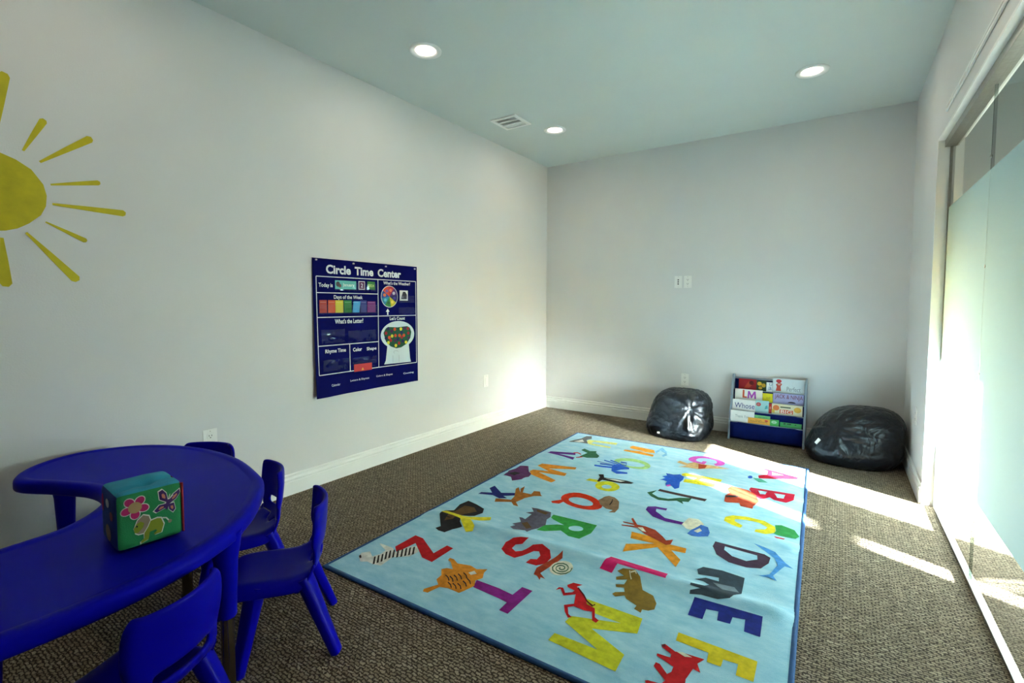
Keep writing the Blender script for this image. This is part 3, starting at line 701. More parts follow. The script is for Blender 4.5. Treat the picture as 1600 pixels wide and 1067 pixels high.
PRINTS=[
('animal_print',[('black',[(-727,-808),(-717,-777),(-799,-691),(-817,-619),(-782,-587),(-805,-504),(-795,-435),(-722,-450),(-652,-475),(-625,-525),(-641,-581),(-693,-623),(-649,-700),(-612,-726),(-641,-769),(-656,-819),(-696,-820)],[]),('brown',[(-738,-723),(-767,-616),(-771,-502),(-709,-492),(-663,-530),(-701,-592),(-700,-698)],[])]),
('letter',[('yellow',[(-806,-668),(-809,-624),(-688,-629),(-554,-543),(-536,-576),(-609,-657),(-554,-697),(-538,-735),(-564,-757),(-667,-677),(-723,-670)],[])]),
('letter',[('red',[(-762,-1060),(-759,-923),(-705,-926),(-563,-1007),(-557,-916),(-514,-921),(-516,-1072),(-582,-1065),(-702,-982),(-717,-1096)],[])]),
('animal_print',[('white',[(-837,-1218),(-852,-1188),(-827,-1159),(-783,-1184),(-767,-1147),(-773,-1111),(-828,-1091),(-849,-1080),(-827,-1077),(-761,-1077),(-722,-1099),(-701,-1024),(-676,-1001),(-631,-1034),(-637,-1090),(-699,-1136),(-694,-1171),(-688,-1219),(-730,-1230),(-765,-1228),(-792,-1246)],[]),('black',[(-773,-1182),(-770,-1175),(-724,-1223),(-727,-1232)],[]),('black',[(-766,-1165),(-763,-1158),(-717,-1206),(-720,-1216)],[]),('black',[(-759,-1147),(-756,-1140),(-710,-1190),(-713,-1199)],[]),('black',[(-760,-1122),(-757,-1114),(-711,-1165),(-714,-1175)],[]),('black',[(-753,-1104),(-750,-1097),(-704,-1148),(-707,-1158)],[]),('black',[(-742,-1090),(-739,-1083),(-693,-1135),(-696,-1145)],[]),('black',[(-726,-1080),(-723,-1072),(-677,-1125),(-681,-1134)],[]),('black',[(-713,-1065),(-710,-1057),(-665,-1110),(-668,-1120)],[]),('black',[(-704,-1048),(-701,-1040),(-655,-1094),(-659,-1104)],[]),('black',[(-694,-1032),(-691,-1025),(-646,-1079),(-649,-1089)],[]),('black',[(-682,-1018),(-679,-1010),(-634,-1065),(-638,-1075)],[]),('black',[(-838,-1216),(-841,-1202),(-817,-1218),(-817,-1228)],[])]),
('letter',[('purple',[(-255,-1080),(-140,-1079),(-70,-1087),(-65,-1020),(-15,-1021),(-21,-1200),(-61,-1198),(-62,-1142),(-101,-1137),(-237,-1130)],[])]),
('animal_print',[('orange',[(-392,-1265),(-400,-1250),(-370,-1195),(-403,-1169),(-406,-1133),(-438,-1096),(-424,-1076),(-395,-1069),(-441,-1027),(-464,-1020),(-470,-1000),(-446,-999),(-409,-1019),(-346,-1002),(-306,-1012),(-265,-986),(-262,-1018),(-242,-1055),(-257,-1086),(-237,-1121),(-252,-1175),(-260,-1195),(-319,-1193),(-354,-1205),(-370,-1261)],[]),('black',[(-391,-1126),(-369,-1135),(-352,-1151),(-349,-1147),(-368,-1130),(-392,-1120)],[]),('black',[(-369,-1124),(-348,-1133),(-331,-1149),(-329,-1145),(-347,-1127),(-370,-1117)],[]),('black',[(-360,-1107),(-338,-1116),(-322,-1132),(-319,-1128),(-338,-1111),(-361,-1100)],[]),('black',[(-351,-1090),(-329,-1099),(-312,-1115),(-310,-1111),(-328,-1094),(-351,-1083)],[]),('black',[(-347,-1163),(-326,-1171),(-310,-1186),(-307,-1183),(-325,-1166),(-348,-1157)],[]),('black',[(-324,-1159),(-303,-1167),(-288,-1182),(-285,-1179),(-302,-1162),(-325,-1153)],[]),('black',[(-307,-1148),(-286,-1156),(-271,-1172),(-268,-1168),(-286,-1151),(-308,-1142)],[]),('black',[(-299,-1122),(-278,-1131),(-263,-1146),(-260,-1142),(-277,-1125),(-300,-1115)],[]),('black',[(-295,-1098),(-274,-1107),(-258,-1123),(-256,-1119),(-273,-1102),(-296,-1091)],[]),('black',[(-337,-1070),(-315,-1079),(-299,-1096),(-296,-1092),(-314,-1074),(-338,-1063)],[]),('white',[(-319,-1055),(-306,-1029),(-283,-1043),(-299,-1064)],[])]),
('animal_print',[('brown2',[(-674,-324),(-586,-289),(-600,-228),(-659,-118),(-656,-88),(-601,-157),(-633,-102),(-631,-52),(-589,-149),(-529,-147),(-541,-90),(-506,-77),(-471,-128),(-455,-139),(-499,-163),(-533,-220),(-543,-303),(-501,-345),(-533,-346),(-565,-317),(-653,-365)],[])]),
('letter',[('navy',[(-805,-324),(-809,-285),(-750,-252),(-809,-196),(-803,-146),(-702,-222),(-621,-178),(-604,-213),(-660,-261),(-619,-281),(-657,-311),(-720,-288)],[])]),
('letter',[('orange',[(-762,346),(-755,404),(-504,462),(-494,420),(-663,338),(-511,316),(-502,265),(-687,233),(-517,160),(-517,95),(-713,163),(-751,215),(-746,254),(-639,287)],[])]),
('animal_print',[('plum',[(-849,26),(-848,72),(-881,143),(-860,204),(-866,274),(-811,297),(-751,203),(-713,170),(-687,87),(-702,24),(-753,-15),(-785,24),(-828,29)],[]),('black',[(-837,56),(-829,142),(-779,139),(-773,53)],[])]),
('letter',[('violet',[(-842,643),(-838,699),(-654,764),(-631,715),(-751,672),(-601,642),(-587,578)],[])]),
('animal_print',[('red',[(-662,746),(-636,768),(-598,745),(-603,765),(-644,789),(-672,766)],[]),('red',[(-590,638),(-563,692),(-558,738),(-572,760),(-576,716),(-603,662)],[]),('dgreen',[(-590,705),(-574,815),(-647,859),(-640,909),(-578,873),(-533,902),(-517,853),(-466,798),(-460,746),(-529,702)],[])]),
('letter',[('lemon',[(-707,1091),(-720,1174),(-473,1220),(-466,1163),(-658,1142),(-656,1076),(-476,1078),(-469,1028),(-647,1028)],[])]),
('animal_print',[('grey',[(-827,1003),(-823,1100),(-790,1179),(-786,1282),(-747,1307),(-708,1220),(-732,1158),(-668,1044),(-717,1037),(-760,1027)],[]),('white',[(-799,1047),(-769,1154),(-721,1090),(-748,1043)],[])]),
('letter',[('amber',[(-350,1167),(-340,1215),(-155,1190),(-125,1111),(-236,1082),(-115,1045),(-107,995),(-352,1020),(-357,1067),(-197,1106),(-330,1134)],[])]),
('animal_print',[('sky',[(-136,1153),(-118,1299),(-59,1202),(-29,1110),(-38,1033),(-60,1058),(-54,1147),(-110,1209),(-113,1103)],[])]),
('letter',[('lgreen',[(-62,776),(-59,743),(-67,712),(-85,685),(-111,664),(-143,650),(-180,645),(-218,649),(-254,662),(-287,683),(-312,710),(-329,742),(-334,776),(-328,810),(-310,839),(-282,862),(-247,876),(-208,880),(-168,875),(-131,859),(-99,836),(-76,808)],[[(-101,771),(-101,755),(-108,739),(-121,725),(-141,714),(-165,706),(-191,703),(-217,704),(-242,709),(-263,719),(-279,732),(-288,747),(-289,764),(-282,780),(-268,794),(-248,806),(-223,814),(-196,817),(-169,815),(-144,809),(-123,799),(-109,786)]])]),
('animal_print',[('blue',[(-286,586),(-292,662),(-258,698),(-176,643),(-161,601),(-213,575),(-237,545),(-159,554),(-149,531),(-214,494),(-265,527)],[]),('blue',[(-404,550),(-346,555),(-270,570),(-277,591),(-354,576),(-412,571)],[]),('blue',[(-376,589),(-331,597),(-271,604),(-278,625),(-339,619),(-384,611)],[]),('blue',[(-422,649),(-353,632),(-281,642),(-289,665),(-361,654),(-429,672)],[]),('blue',[(-393,711),(-319,687),(-256,667),(-261,690),(-325,710),(-400,734)],[]),('blue',[(-354,736),(-297,716),(-245,680),(-249,702),(-303,738),(-360,760)],[]),('blue',[(-248,672),(-213,687),(-235,767),(-280,763),(-273,739),(-232,745),(-222,706),(-256,694)],[])]),
('letter',[('yellow2',[(-349,269),(-338,311),(-265,317),(-247,272)],[]),('yellow2',[(-107,259),(-102,233),(-103,207),(-110,184),(-122,165),(-139,151),(-160,144),(-181,144),(-204,151),(-224,165),(-241,185),(-254,209),(-261,235),(-261,262),(-254,287),(-241,308),(-223,322),(-202,329),(-178,329),(-156,320),(-135,305),(-118,284)],[[(-152,237),(-150,226),(-150,215),(-153,205),(-158,197),(-165,191),(-173,188),(-182,188),(-191,191),(-200,198),(-207,206),(-212,216),(-215,227),(-215,238),(-212,249),(-207,257),(-200,263),(-191,266),(-182,266),(-173,262),(-164,256),(-157,247)]])]),
('animal_print',[('black',[(-275,287),(-287,372),(-316,414),(-286,433),(-260,378),(-178,396),(-109,405),(-59,393),(-67,365),(-128,337),(-197,331),(-255,330),(-260,290)],[]),('white',[(-248,367),(-188,384),(-117,389),(-136,361),(-194,362)],[])]),
('letter',[('vermilion',[(-90,-78),(-87,-104),(-95,-128),(-112,-149),(-137,-164),(-168,-173),(-204,-176),(-241,-171),(-277,-160),(-309,-142),(-335,-119),(-351,-93),(-356,-66),(-350,-40),(-332,-17),(-305,-1),(-271,9),(-232,10),(-193,4),(-157,-10),(-126,-29),(-103,-53)],[[(-147,-80),(-145,-93),(-150,-106),(-161,-117),(-176,-125),(-195,-130),(-217,-131),(-239,-129),(-260,-123),(-279,-114),(-293,-102),(-301,-88),(-303,-74),(-298,-61),(-288,-50),(-271,-41),(-251,-36),(-229,-35),(-206,-38),(-185,-45),(-167,-54),(-154,-66)]]),('vermilion',[(-378,-172),(-329,-110),(-309,-131),(-320,-179),(-359,-190)],[])]),
('animal_print',[('taupe',[(-139,-18),(-125,8),(-112,85),(-72,76),(-20,8),(1,-58),(1,-119),(-30,-136),(-20,-95),(-60,-97),(-108,-64)],[]),('black',[(-57,-46),(-55,-11),(-62,20),(-68,22),(-62,-6),(-63,-38)],[])]),
('letter',[('green',[(-273,-369),(-277,-336),(-147,-332),(-19,-330),(-13,-424),(-40,-510),(-98,-513),(-159,-478),(-227,-529),(-269,-539),(-261,-467),(-205,-424),(-172,-413),(-252,-384)],[[(-66,-402),(-64,-411),(-65,-420),(-70,-428),(-76,-435),(-85,-441),(-95,-445),(-105,-447),(-116,-446),(-125,-443),(-132,-438),(-137,-431),(-139,-422),(-138,-413),(-133,-405),(-127,-397),(-118,-391),(-108,-387),(-97,-385),(-87,-386),(-77,-390),(-70,-395)]])]),
('animal_print',[('slate',[(-406,-582),(-392,-551),(-416,-544),(-387,-502),(-426,-456),(-408,-452),(-385,-461),(-386,-389),(-425,-388),(-390,-357),(-426,-320),(-387,-313),(-301,-317),(-277,-368),(-282,-403),(-256,-464),(-271,-518),(-291,-553),(-300,-587),(-316,-576),(-375,-599)],[]),('brown',[(-378,-512),(-358,-483),(-303,-531),(-321,-557)],[]),('brown',[(-385,-329),(-307,-330),(-313,-358),(-374,-348)],[])]),
('letter',[('red',[(-241,-665),(-249,-715),(-277,-733),(-275,-769),(-244,-786),(-221,-765),(-198,-701),(-156,-681),(-103,-702),(-72,-751),(-70,-806),(-99,-844),(-151,-847),(-149,-807),(-122,-795),(-125,-757),(-147,-730),(-171,-739),(-194,-801),(-217,-839),(-270,-832),(-315,-801),(-332,-736),(-314,-696),(-281,-677)],[])]),
('animal_print',[('rust',[(-72,-912),(-87,-860),(-45,-682),(-25,-727),(-52,-889),(-12,-918),(-35,-916),(-28,-937),(-54,-915)],[]),('cream',[(46,-764),(53,-779),(56,-797),(55,-815),(50,-832),(42,-846),(31,-858),(19,-864),(6,-867),(-8,-864),(-20,-856),(-30,-844),(-37,-829),(-41,-811),(-40,-793),(-36,-775),(-28,-760),(-17,-748),(-4,-741),(10,-739),(24,-742),(36,-751)],[]),('dgreen',[(46,-777),(51,-805),(42,-830),(25,-845),(3,-847),(-15,-837),(-26,-819),(-27,-798),(-17,-779),(-1,-769),(17,-771),(30,-782),(35,-797),(33,-813),(23,-826),(10,-830),(-2,-827),(-10,-818),(-12,-807),(-8,-795),(0,-788),(9,-787),(16,-791),(19,-797),(19,-804),(16,-810),(11,-812),(6,-812),(4,-810),(4,-808),(5,-805),(0,-800),(-1,-804),(1,-813),(6,-819),(13,-820),(20,-817),(24,-809),(24,-797),(18,-786),(7,-780),(-4,-781),(-13,-789),(-17,-803),(-13,-820),(-2,-833),(13,-838),(27,-833),(37,-819),(40,-799),(32,-778),(16,-763),(-4,-761),(-22,-772),(-32,-793),(-31,-819),(-17,-843),(5,-854),(28,-852),(47,-836),(55,-809),(51,-779)],[])]),
('animal_print',[('cream',[(356,-70),(377,3),(424,16),(460,-28),(441,-97),(414,-110),(389,-107)],[]),('blue2',[(404,-160),(413,-107),(447,-37),(484,-45),(501,-90),(501,-136),(461,-166),(428,-175)],[]),('cream',[(427,-114),(447,-69),(463,-91),(447,-125)],[])]),
('letter',[('violet',[(236,98),(241,53),(190,40),(199,-2),(260,-45),(376,-49),(375,-74),(276,-79),(198,-58),(144,-9),(138,54),(169,90)],[])]),
('letter',[('orange2',[(160,-301),(257,-300),(325,-330),(438,-327),(443,-371),(381,-380),(438,-444),(435,-519),(316,-384),(188,-514),(175,-433),(292,-358),(176,-367)],[])]),
('animal_print',[('rust',[(92,-261),(87,-247),(151,-223),(141,-213),(85,-215),(78,-202),(135,-195),(105,-145),(110,-129),(156,-198),(200,-195),(255,-209),(308,-267),(335,-302),(363,-276),(364,-326),(346,-344),(313,-330),(279,-315),(223,-291),(169,-239)],[]),('cream',[(169,-231),(191,-217),(225,-267),(203,-266)],[])]),
('letter',[('magenta',[(159,-592),(422,-601),(427,-660),(215,-660),(211,-721),(153,-716)],[])]),
('animal_print',[('olive',[(229,-700),(247,-678),(298,-666),(329,-693),(363,-768),(411,-783),(437,-828),(441,-871),(423,-891),(401,-897),(403,-920),(374,-910),(375,-885),(327,-864),(313,-846),(284,-874),(267,-862),(273,-845),(305,-822),(293,-794),(264,-808),(255,-790),(285,-771),(285,-731),(245,-757),(237,-736),(264,-714)],[]),('cream',[(276,-681),(290,-709),(298,-724),(301,-719),(292,-705),(279,-677)],[]),('cream',[(286,-689),(301,-677),(309,-687),(310,-682),(300,-669),(283,-682)],[])]),
('letter',[('lime',[(196,-952),(419,-950),(430,-1044),(282,-1108),(426,-1170),(427,-1256),(177,-1244),(180,-1201),(340,-1196),(184,-1126),(189,-1083),(360,-1021),(263,-1021),(212,-1005)],[])]),
('animal_print',[('red',[(87,-907),(102,-878),(141,-872),(126,-896),(181,-940),(210,-984),(246,-992),(267,-1042),(287,-1052),(283,-1070),(266,-1066),(245,-1017),(219,-1026),(171,-1024),(155,-1042),(175,-1078),(194,-1089),(183,-1100),(157,-1073),(136,-1037),(166,-1009),(145,-949),(107,-983),(76,-947),(62,-965),(65,-940),(82,-934),(104,-962),(127,-942),(130,-927),(96,-920)],[]),('dred',[(133,-905),(173,-939),(201,-970),(233,-987),(240,-971),(234,-966),(232,-978),(202,-962),(175,-931),(134,-897)],[])]),
('letter',[('crimson',[(614,1171),(648,1179),(854,1104),(851,1034),(629,935),(621,984),(673,1033),(669,1133)],[[(696,1122),(768,1094),(702,1049)]])]),
('animal_print',[('blue',[(591,935),(591,926),(590,917),(589,909),(586,903),(582,898),(579,896),(575,895),(571,898),(568,903),(565,909),(564,917),(563,926),(564,935),(566,943),(568,950),(572,955),(576,957),(580,957),(584,955),(587,950),(589,943)],[]),('teal',[(594,925),(643,932),(689,874),(637,850)],[])]),
('letter',[('crimson',[(604,715),(849,742),(848,614),(809,560),(746,567),(721,590),(679,534),(634,574),(602,645)],[[(650,659),(703,669),(696,613),(667,605)],[(739,661),(800,670),(795,608),(761,602)]])]),
('animal_print',[('rust',[(496,388),(487,489),(504,541),(484,591),(502,641),(598,622),(644,590),(674,493),(652,404),(651,359),(588,363),(576,407),(510,378)],[]),('black',[(488,480),(537,522),(570,503),(498,456)],[])]),
('letter',[('yellow',[(627,55),(583,71),(538,104),(537,160),(569,205),(643,228),(724,223),(779,175),(787,100),(744,51),(694,48),(695,84),(738,112),(746,146),(701,182),(638,181),(587,159),(588,129),(632,96)],[])]),
('animal_print',[('green2',[(778,87),(788,122),(777,196),(807,215),(868,188),(892,119),(876,82),(834,75),(801,74)],[]),('crimson',[(781,48),(833,48),(827,27),(794,23)],[])]),
('letter',[('plum2',[(541,-170),(759,-174),(786,-196),(784,-265),(758,-326),(702,-350),(628,-347),(570,-309),(540,-234)],[[(590,-198),(732,-208),(737,-255),(696,-297),(634,-287),(593,-241)]])]),
('animal_print',[('azure',[(704,-87),(753,-101),(800,-122),(850,-217),(880,-251),(847,-254),(808,-360),(826,-397),(791,-387),(755,-392),(794,-358),(819,-261),(803,-192),(756,-137)],[])]),
('animal_print',[('char',[(520,-487),(539,-452),(616,-437),(707,-447),(712,-586),(679,-664),(638,-686),(575,-688),(534,-701),(532,-682),(569,-658),(526,-656),(525,-637),(577,-624),(589,-590),(562,-571),(528,-574),(565,-537),(618,-536),(613,-506),(533,-525)],[]),('slate2',[(598,-559),(680,-547),(703,-583),(642,-602)],[])]),
('letter',[('navy2',[(555,-708),(799,-702),(802,-828),(750,-826),(745,-751),(703,-760),(701,-807),(657,-811),(652,-752),(609,-761),(609,-832),(557,-834)],[])]),
('letter',[('gold',[(552,-956),(807,-964),(806,-1067),(755,-1067),(755,-1011),(710,-1015),(709,-1054),(666,-1055),(663,-1008),(555,-1005)],[])]),
('animal_print',[('red',[(519,-1053),(528,-1044),(567,-1063),(586,-1055),(658,-1048),(642,-1081),(659,-1118),(635,-1112),(625,-1170),(632,-1214),(641,-1264),(632,-1278),(622,-1248),(603,-1256),(587,-1311),(577,-1309),(572,-1257),(526,-1253),(518,-1243),(526,-1236),(564,-1229),(572,-1209),(524,-1167),(525,-1147),(538,-1147),(570,-1179),(579,-1163),(579,-1137),(519,-1115),(518,-1104),(560,-1100),(559,-1083),(523,-1065)],[]),('cream',[(570,-1061),(592,-1053),(621,-1061),(600,-1071)],[]),('dred',[(518,-1055),(528,-1044),(533,-1059),(524,-1064)],[])]),
('letter',[('pink',[(340,1028),(367,1058),(382,1094),(386,1133),(377,1171),(356,1204),(326,1230),(289,1245),(249,1249),(210,1240),(176,1220),(149,1190),(134,1154),(130,1115),(139,1077),(160,1044),(200,1012),(264,1012),(264,1112),(235,1112),(235,1062),(196,1083),(187,1104),(184,1127),(188,1149),(199,1169),(216,1184),(238,1194),(261,1196),(283,1192),(304,1181),(320,1165),(329,1144),(332,1121),(328,1099),(317,1079)],[])]),
('animal_print',[('giraffe',[(78,969),(92,1007),(153,979),(189,1026),(237,1013),(340,1023),(436,1010),(308,955),(245,901),(172,895),(108,876),(156,932)],[]),('rust',[(224,1005),(284,1006),(281,943),(244,906)],[])]),
('letter',[('yellow',[(167,738),(185,770),(424,767),(423,712),(305,707),(303,649),(408,625),(408,581),(215,574),(216,617),(272,629),(275,702),(179,700)],[])]),
('animal_print',[('blue',[(69,539),(97,581),(71,596),(98,618),(72,690),(125,685),(160,721),(200,671),(208,605),(197,562),(215,461),(196,427),(164,473),(137,444),(121,490),(120,536),(92,546)],[]),('pink',[(132,463),(152,492),(162,467),(148,440)],[])]),
('letter',[('umber',[(113,342),(117,377),(403,366),(398,325)],[])]),
('animal_print',[('dgreen',[(64,279),(108,349),(95,278),(145,240),(202,247),(259,303),(322,333),(318,264),(284,251),(299,214),(254,245),(211,214),(157,199),(102,232)],[])]),
]

LETTERS = iter('YZTXWVUNOPQRSJKLMABCDEFGHI')
for li, (nm, shapes) in enumerate(PRINTS):
    bm = bmesh.new(); mats = []
    for k, (c, outer, holes) in enumerate(shapes):
        m = mat('ink_' + c, INK[c], 0.9, 0.22, 38, 0.5, 420, spec=0.2, detail=5)
        if m not in mats: mats.append(m)
        tmp = bmesh.new()
        poly_bm(tmp, [(x / 1000, y / 1000) for x, y in outer], [[(x / 1000, y / 1000) for x, y in h] for h in holes])
        us = [v.co.x for v in tmp.verts]; vs = [v.co.y for v in tmp.verts]
        for ax, arr in ((0, us), (1, vs)):
            g = math.ceil(min(arr) / 0.02) * 0.02
            while g < max(arr):
                co = Vector((0, 0, 0)); co[ax] = g; no = Vector((0, 0, 0)); no[ax] = 1
                bmesh.ops.bisect_plane(tmp, geom=tmp.verts[:] + tmp.edges[:] + tmp.faces[:], plane_co=co, plane_no=no); g += 0.02
        off = 0.0010 + (0.0004 if nm == 'animal_print' else 0.0012 if li == 1 else 0) + 0.0003 * min(k, 2)
        mi = mats.index(m); remap = {}
        for v in tmp.verts: remap[v] = bm.verts.new((v.co.x, v.co.y, rug_z(v.co.x, v.co.y) + off))
        for f in tmp.faces:
            try:
                nf = bm.faces.new([remap[v] for v in f.verts]); nf.material_index = mi
            except ValueError: pass
        tmp.free()
    bmesh.ops.recalc_face_normals(bm, faces=bm.faces)
    for f in bm.faces:
        if f.normal.z < 0: f.normal_flip()
    o = from_bm(nm, bm, mats, rug, True)
    if nm == 'letter': o['label'] = '%s letter %s on the rug' % (CNAME[shapes[0][0]], next(LETTERS))

# ------------------------------------------------------------------ kidney-shaped table
def catmull(pts, n=6):
    o = []; N = len(pts)
    for i in range(N):
        p0, p1, p2, p3 = (Vector(pts[(i + k) % N]) for k in (-1, 0, 1, 2))
        for k in range(n):
            t = k / n
            o.append(0.5 * ((2 * p1) + (p2 - p0) * t + (2 * p0 - 5 * p1 + 4 * p2 - p3) * t * t + (3 * p1 - p0 - 3 * p2 + p3) * t ** 3))
    return o
TZ = 0.53
outline = [(0.275, -4.435), (0.10, -4.345), (0.03, -4.17), (0.135, -3.965), (0.372, -3.845), (0.673, -3.82), (0.95, -3.872), (1.085, -3.928), (1.26, -4.06), (1.385, -4.21), (1.465, -4.43), (1.475, -4.66), (1.435, -4.86), (1.34, -4.98), (1.21, -5.01), (1.075, -4.94), (0.99, -4.78), (0.955, -4.60), (0.925, -4.445), (0.82, -4.335), (0.70, -4.295), (0.58, -4.305), (0.44, -4.365)]
ring0 = catmull(outline, 7); N0 = len(ring0)
area = sum(ring0[i].x * ring0[(i + 1) % N0].y - ring0[(i + 1) % N0].x * ring0[i].y for i in range(N0))
sgn = 1 if area > 0 else -1
def inset(d):
    o = []
    for i in range(N0):
        t = (ring0[(i + 1) % N0] - ring0[i - 1]).normalized(); n = Vector((-t.y, t.x)) * sgn
        o.append(ring0[i] + n * d)
    return o
tb_ = tag(empty('kidney_table', (0.75, -4.2, 0)), 'blue plastic kidney-shaped children\'s table against the left wall', 'table')
tb_.location = (0, 0, 0)
bm = bmesh.new()
secs = [(0.046, -0.0035), (0.040, -0.0030), (0.034, 0.0), (0.016, 0.0005), (0.007, -0.003), (0.0015, -0.010), (0.0, -0.020), (0.0, -0.036), (0.003, -0.043), (0.010, -0.047), (0.020, -0.047), (0.022, -0.020)]
rr = []
for d, dz in secs: rr.append([bm.verts.new((q.x, q.y, TZ + dz)) for q in inset(d)])
for a, b in zip(rr, rr[1:]):
    for i in range(N0): bm.faces.new((a[i], a[(i + 1) % N0], b[(i + 1) % N0], b[i]))
for ring in (rr[0], rr[-1]):
    for t in tessellate_polygon([[v.co.copy() for v in ring]]):
        try: bm.faces.new([ring[i] for i in t])
        except ValueError: pass
bmesh.ops.recalc_face_normals(bm, faces=bm.faces)
from_bm('table_top', bm, M_BLUE_T, tb_, True, 50)
def table_leg(x, y, dx, dy):
    bm = bmesh.new()
    zs = [TZ - 0.021, 0.46, 0.42, 0.25, 0.245]; rs = [0.046, 0.040, 0.033, 0.026, 0.022]
    pts = [(x + dx * (TZ - z), y + dy * (TZ - z), z) for z in zs]
    tube_bm(bm, pts, rs, 22)
    lg = from_bm('leg', bm, M_BLUE_T, tb_, True, 45)
    bm = bmesh.new(); pts = [(x + dx * (TZ - z), y + dy * (TZ - z), z) for z in (0.26, 0.02)]
    tube_bm(bm, pts, 0.0185, 20); from_bm('steel_tube', bm, M_STEEL, lg, True, 45)
    bm = bmesh.new(); q = (x + dx * (TZ - 0.0), y + dy * (TZ - 0.0))
    tube_bm(bm, [(q[0], q[1], 0.022), (q[0], q[1], 0.018), (q[0], q[1], 0.0005)], [0.019, 0.023, 0.022], 20); from_bm('foot', bm, M_SLOT, lg, True, 45)
table_leg(1.308, -4.170, 0.0, 0.0); table_leg(0.27, -4.29, 0.0, 0.0); table_leg(1.27, -4.665, 0.0, 0.0); table_leg(0.66, -4.02, 0.0, 0.0)

# ------------------------------------------------------------------ children's chairs (facing +x, feet centred on the origin)
def chair_parts():
    prof = [(0.172, 0.232), (0.170, 0.248), (0.158, 0.260), (0.13, 0.266), (0.07, 0.263), (0.0, 0.258), (-0.045, 0.259), (-0.080, 0.268), (-0.104, 0.286), (-0.116, 0.306), (-0.121, 0.322), (-0.124, 0.350), (-0.127, 0.366), (-0.131, 0.40), (-0.135, 0.44), (-0.137, 0.475), (-0.138, 0.490), (-0.137, 0.500)]
    half = [0.118, 0.124, 0.130, 0.135, 0.138, 0.138, 0.136, 0.132, 0.126, 0.121, 0.118, 0.117, 0.124, 0.132, 0.134, 0.130, 0.120, 0.104]
    bow = [0, 0, 0, 0, 0.0, 0.0, 0.004, 0.012, 0.020, 0.026, 0.029, 0.031, 0.032, 0.033, 0.033, 0.033, 0.033, 0.033]
    us = [-1, -0.93, -0.8, -0.66, -0.45, -0.22, 0, 0.22, 0.45, 0.66, 0.8, 0.93, 1]
    bm = bmesh.new(); grid = []
    for (x, z), h, bw in zip(prof, half, bow):
        row = []
        for u in us:
            dz = 0.0
            if z < 0.285 and x > -0.09:   # dished seat with turned-down sides
                dz = 0.010 * u * u - (0.040 if abs(u) >= 0.999 else 0.008 if abs(u) > 0.9 else 0.0)
            xx = x + bw * u * u
            if z > 0.36 and abs(u) >= 0.999: xx += 0.012
            row.append(bm.verts.new((xx, h * u, z + dz)))
        grid.append(row)
    for i in range(len(prof) - 1):
        for j in range(len(us) - 1):
            if i in (10,) and 3 <= j <= 8: continue      # hand slot
            bm.faces.new((grid[i][j], grid[i][j + 1], grid[i + 1][j + 1], grid[i + 1][j]))
    bmesh.ops.recalc_face_normals(bm, faces=bm.faces)
    me = bpy.data.meshes.new('shell')
    seat_f = [f for f in bm.faces if f.calc_center_median().z < 0.3 and f.calc_center_median().x > -0.1]
    return bm, grid
def build_chair():
    root = empty('toddler_chair')
    def shell(name, keep):
        bm, _ = chair_parts()
        bmesh.ops.delete(bm, geom=[f for f in bm.faces if not keep(f.calc_center_median())], context='FACES')
        o = from_bm(name, bm, M_BLUE, root, True)
        md = o.modifiers.new('thickness', 'SOLIDIFY'); md.thickness = 0.013; md.offset = 0.0
        md2 = o.modifiers.new('smooth', 'SUBSURF'); md2.levels = 2; md2.render_levels = 2
        return o
    shell('seat', lambda c: c.z < 0.303 and not (c.z > 0.277 and c.x < -0.09))
    shell('backrest', lambda c: not (c.z < 0.303 and not (c.z > 0.277 and c.x < -0.09)))
    for sx, sy in ((1, 1), (1, -1), (-1, 1), (-1, -1)):
        bm = bmesh.new()
        top = (0.085 if sx > 0 else -0.060, sy * 0.102, 0.262); bot = (0.140 if sx > 0 else -0.158, sy * 0.150, 0.0)
        pts = [tuple(a + (b - a) * t for a, b in zip(top, bot)) for t in (0, 0.15, 0.5, 0.9, 0.985, 1.0)]
        tube_bm(bm, pts, [(0.034, 0.022), (0.032, 0.023), (0.027, 0.020), (0.022, 0.017), (0.0215, 0.0165), (0.019, 0.014)], 16, True, 0.62)
        for v in bm.verts: v.co.z = max(0.0, v.co.z)
        from_bm('leg', bm, M_BLUE, root, True, 50)
    return root
def place(o, x, y, fx, fy, label):
    o.location = (x, y, 0); o.rotation_euler = (0, 0, math.atan2(fy, fx)); tag(o, label, 'chair', 'blue plastic chairs round the table')
def copy_tree(o):
    c = o.copy(); COL.objects.link(c)
    for q in o.children:
        d = q.copy(); COL.objects.link(d); d.parent = c
        for e in q.children:
            g = e.copy(); COL.objects.link(g); g.parent = d
    return c
chair = build_chair()
spots = ((1.212, -3.925, -0.55, -0.84, 'blue plastic toddler chair seen side on, standing nearest the alphabet rug'),
         (1.425, -4.418, -0.92, -0.38, 'blue plastic toddler chair in the foreground with its back to the camera'),
         (0.800, -3.850, -0.28, -0.96, 'blue plastic toddler chair half hidden under the table, between the side-on chair and the wall'),
         (0.305, -3.835, 0.50, -0.86, 'blue plastic toddler chair beneath the wall outlet, only its back top showing over the table'))
for i_, s_ in enumerate(spots): place(chair if i_ == 0 else copy_tree(chair), *s_)

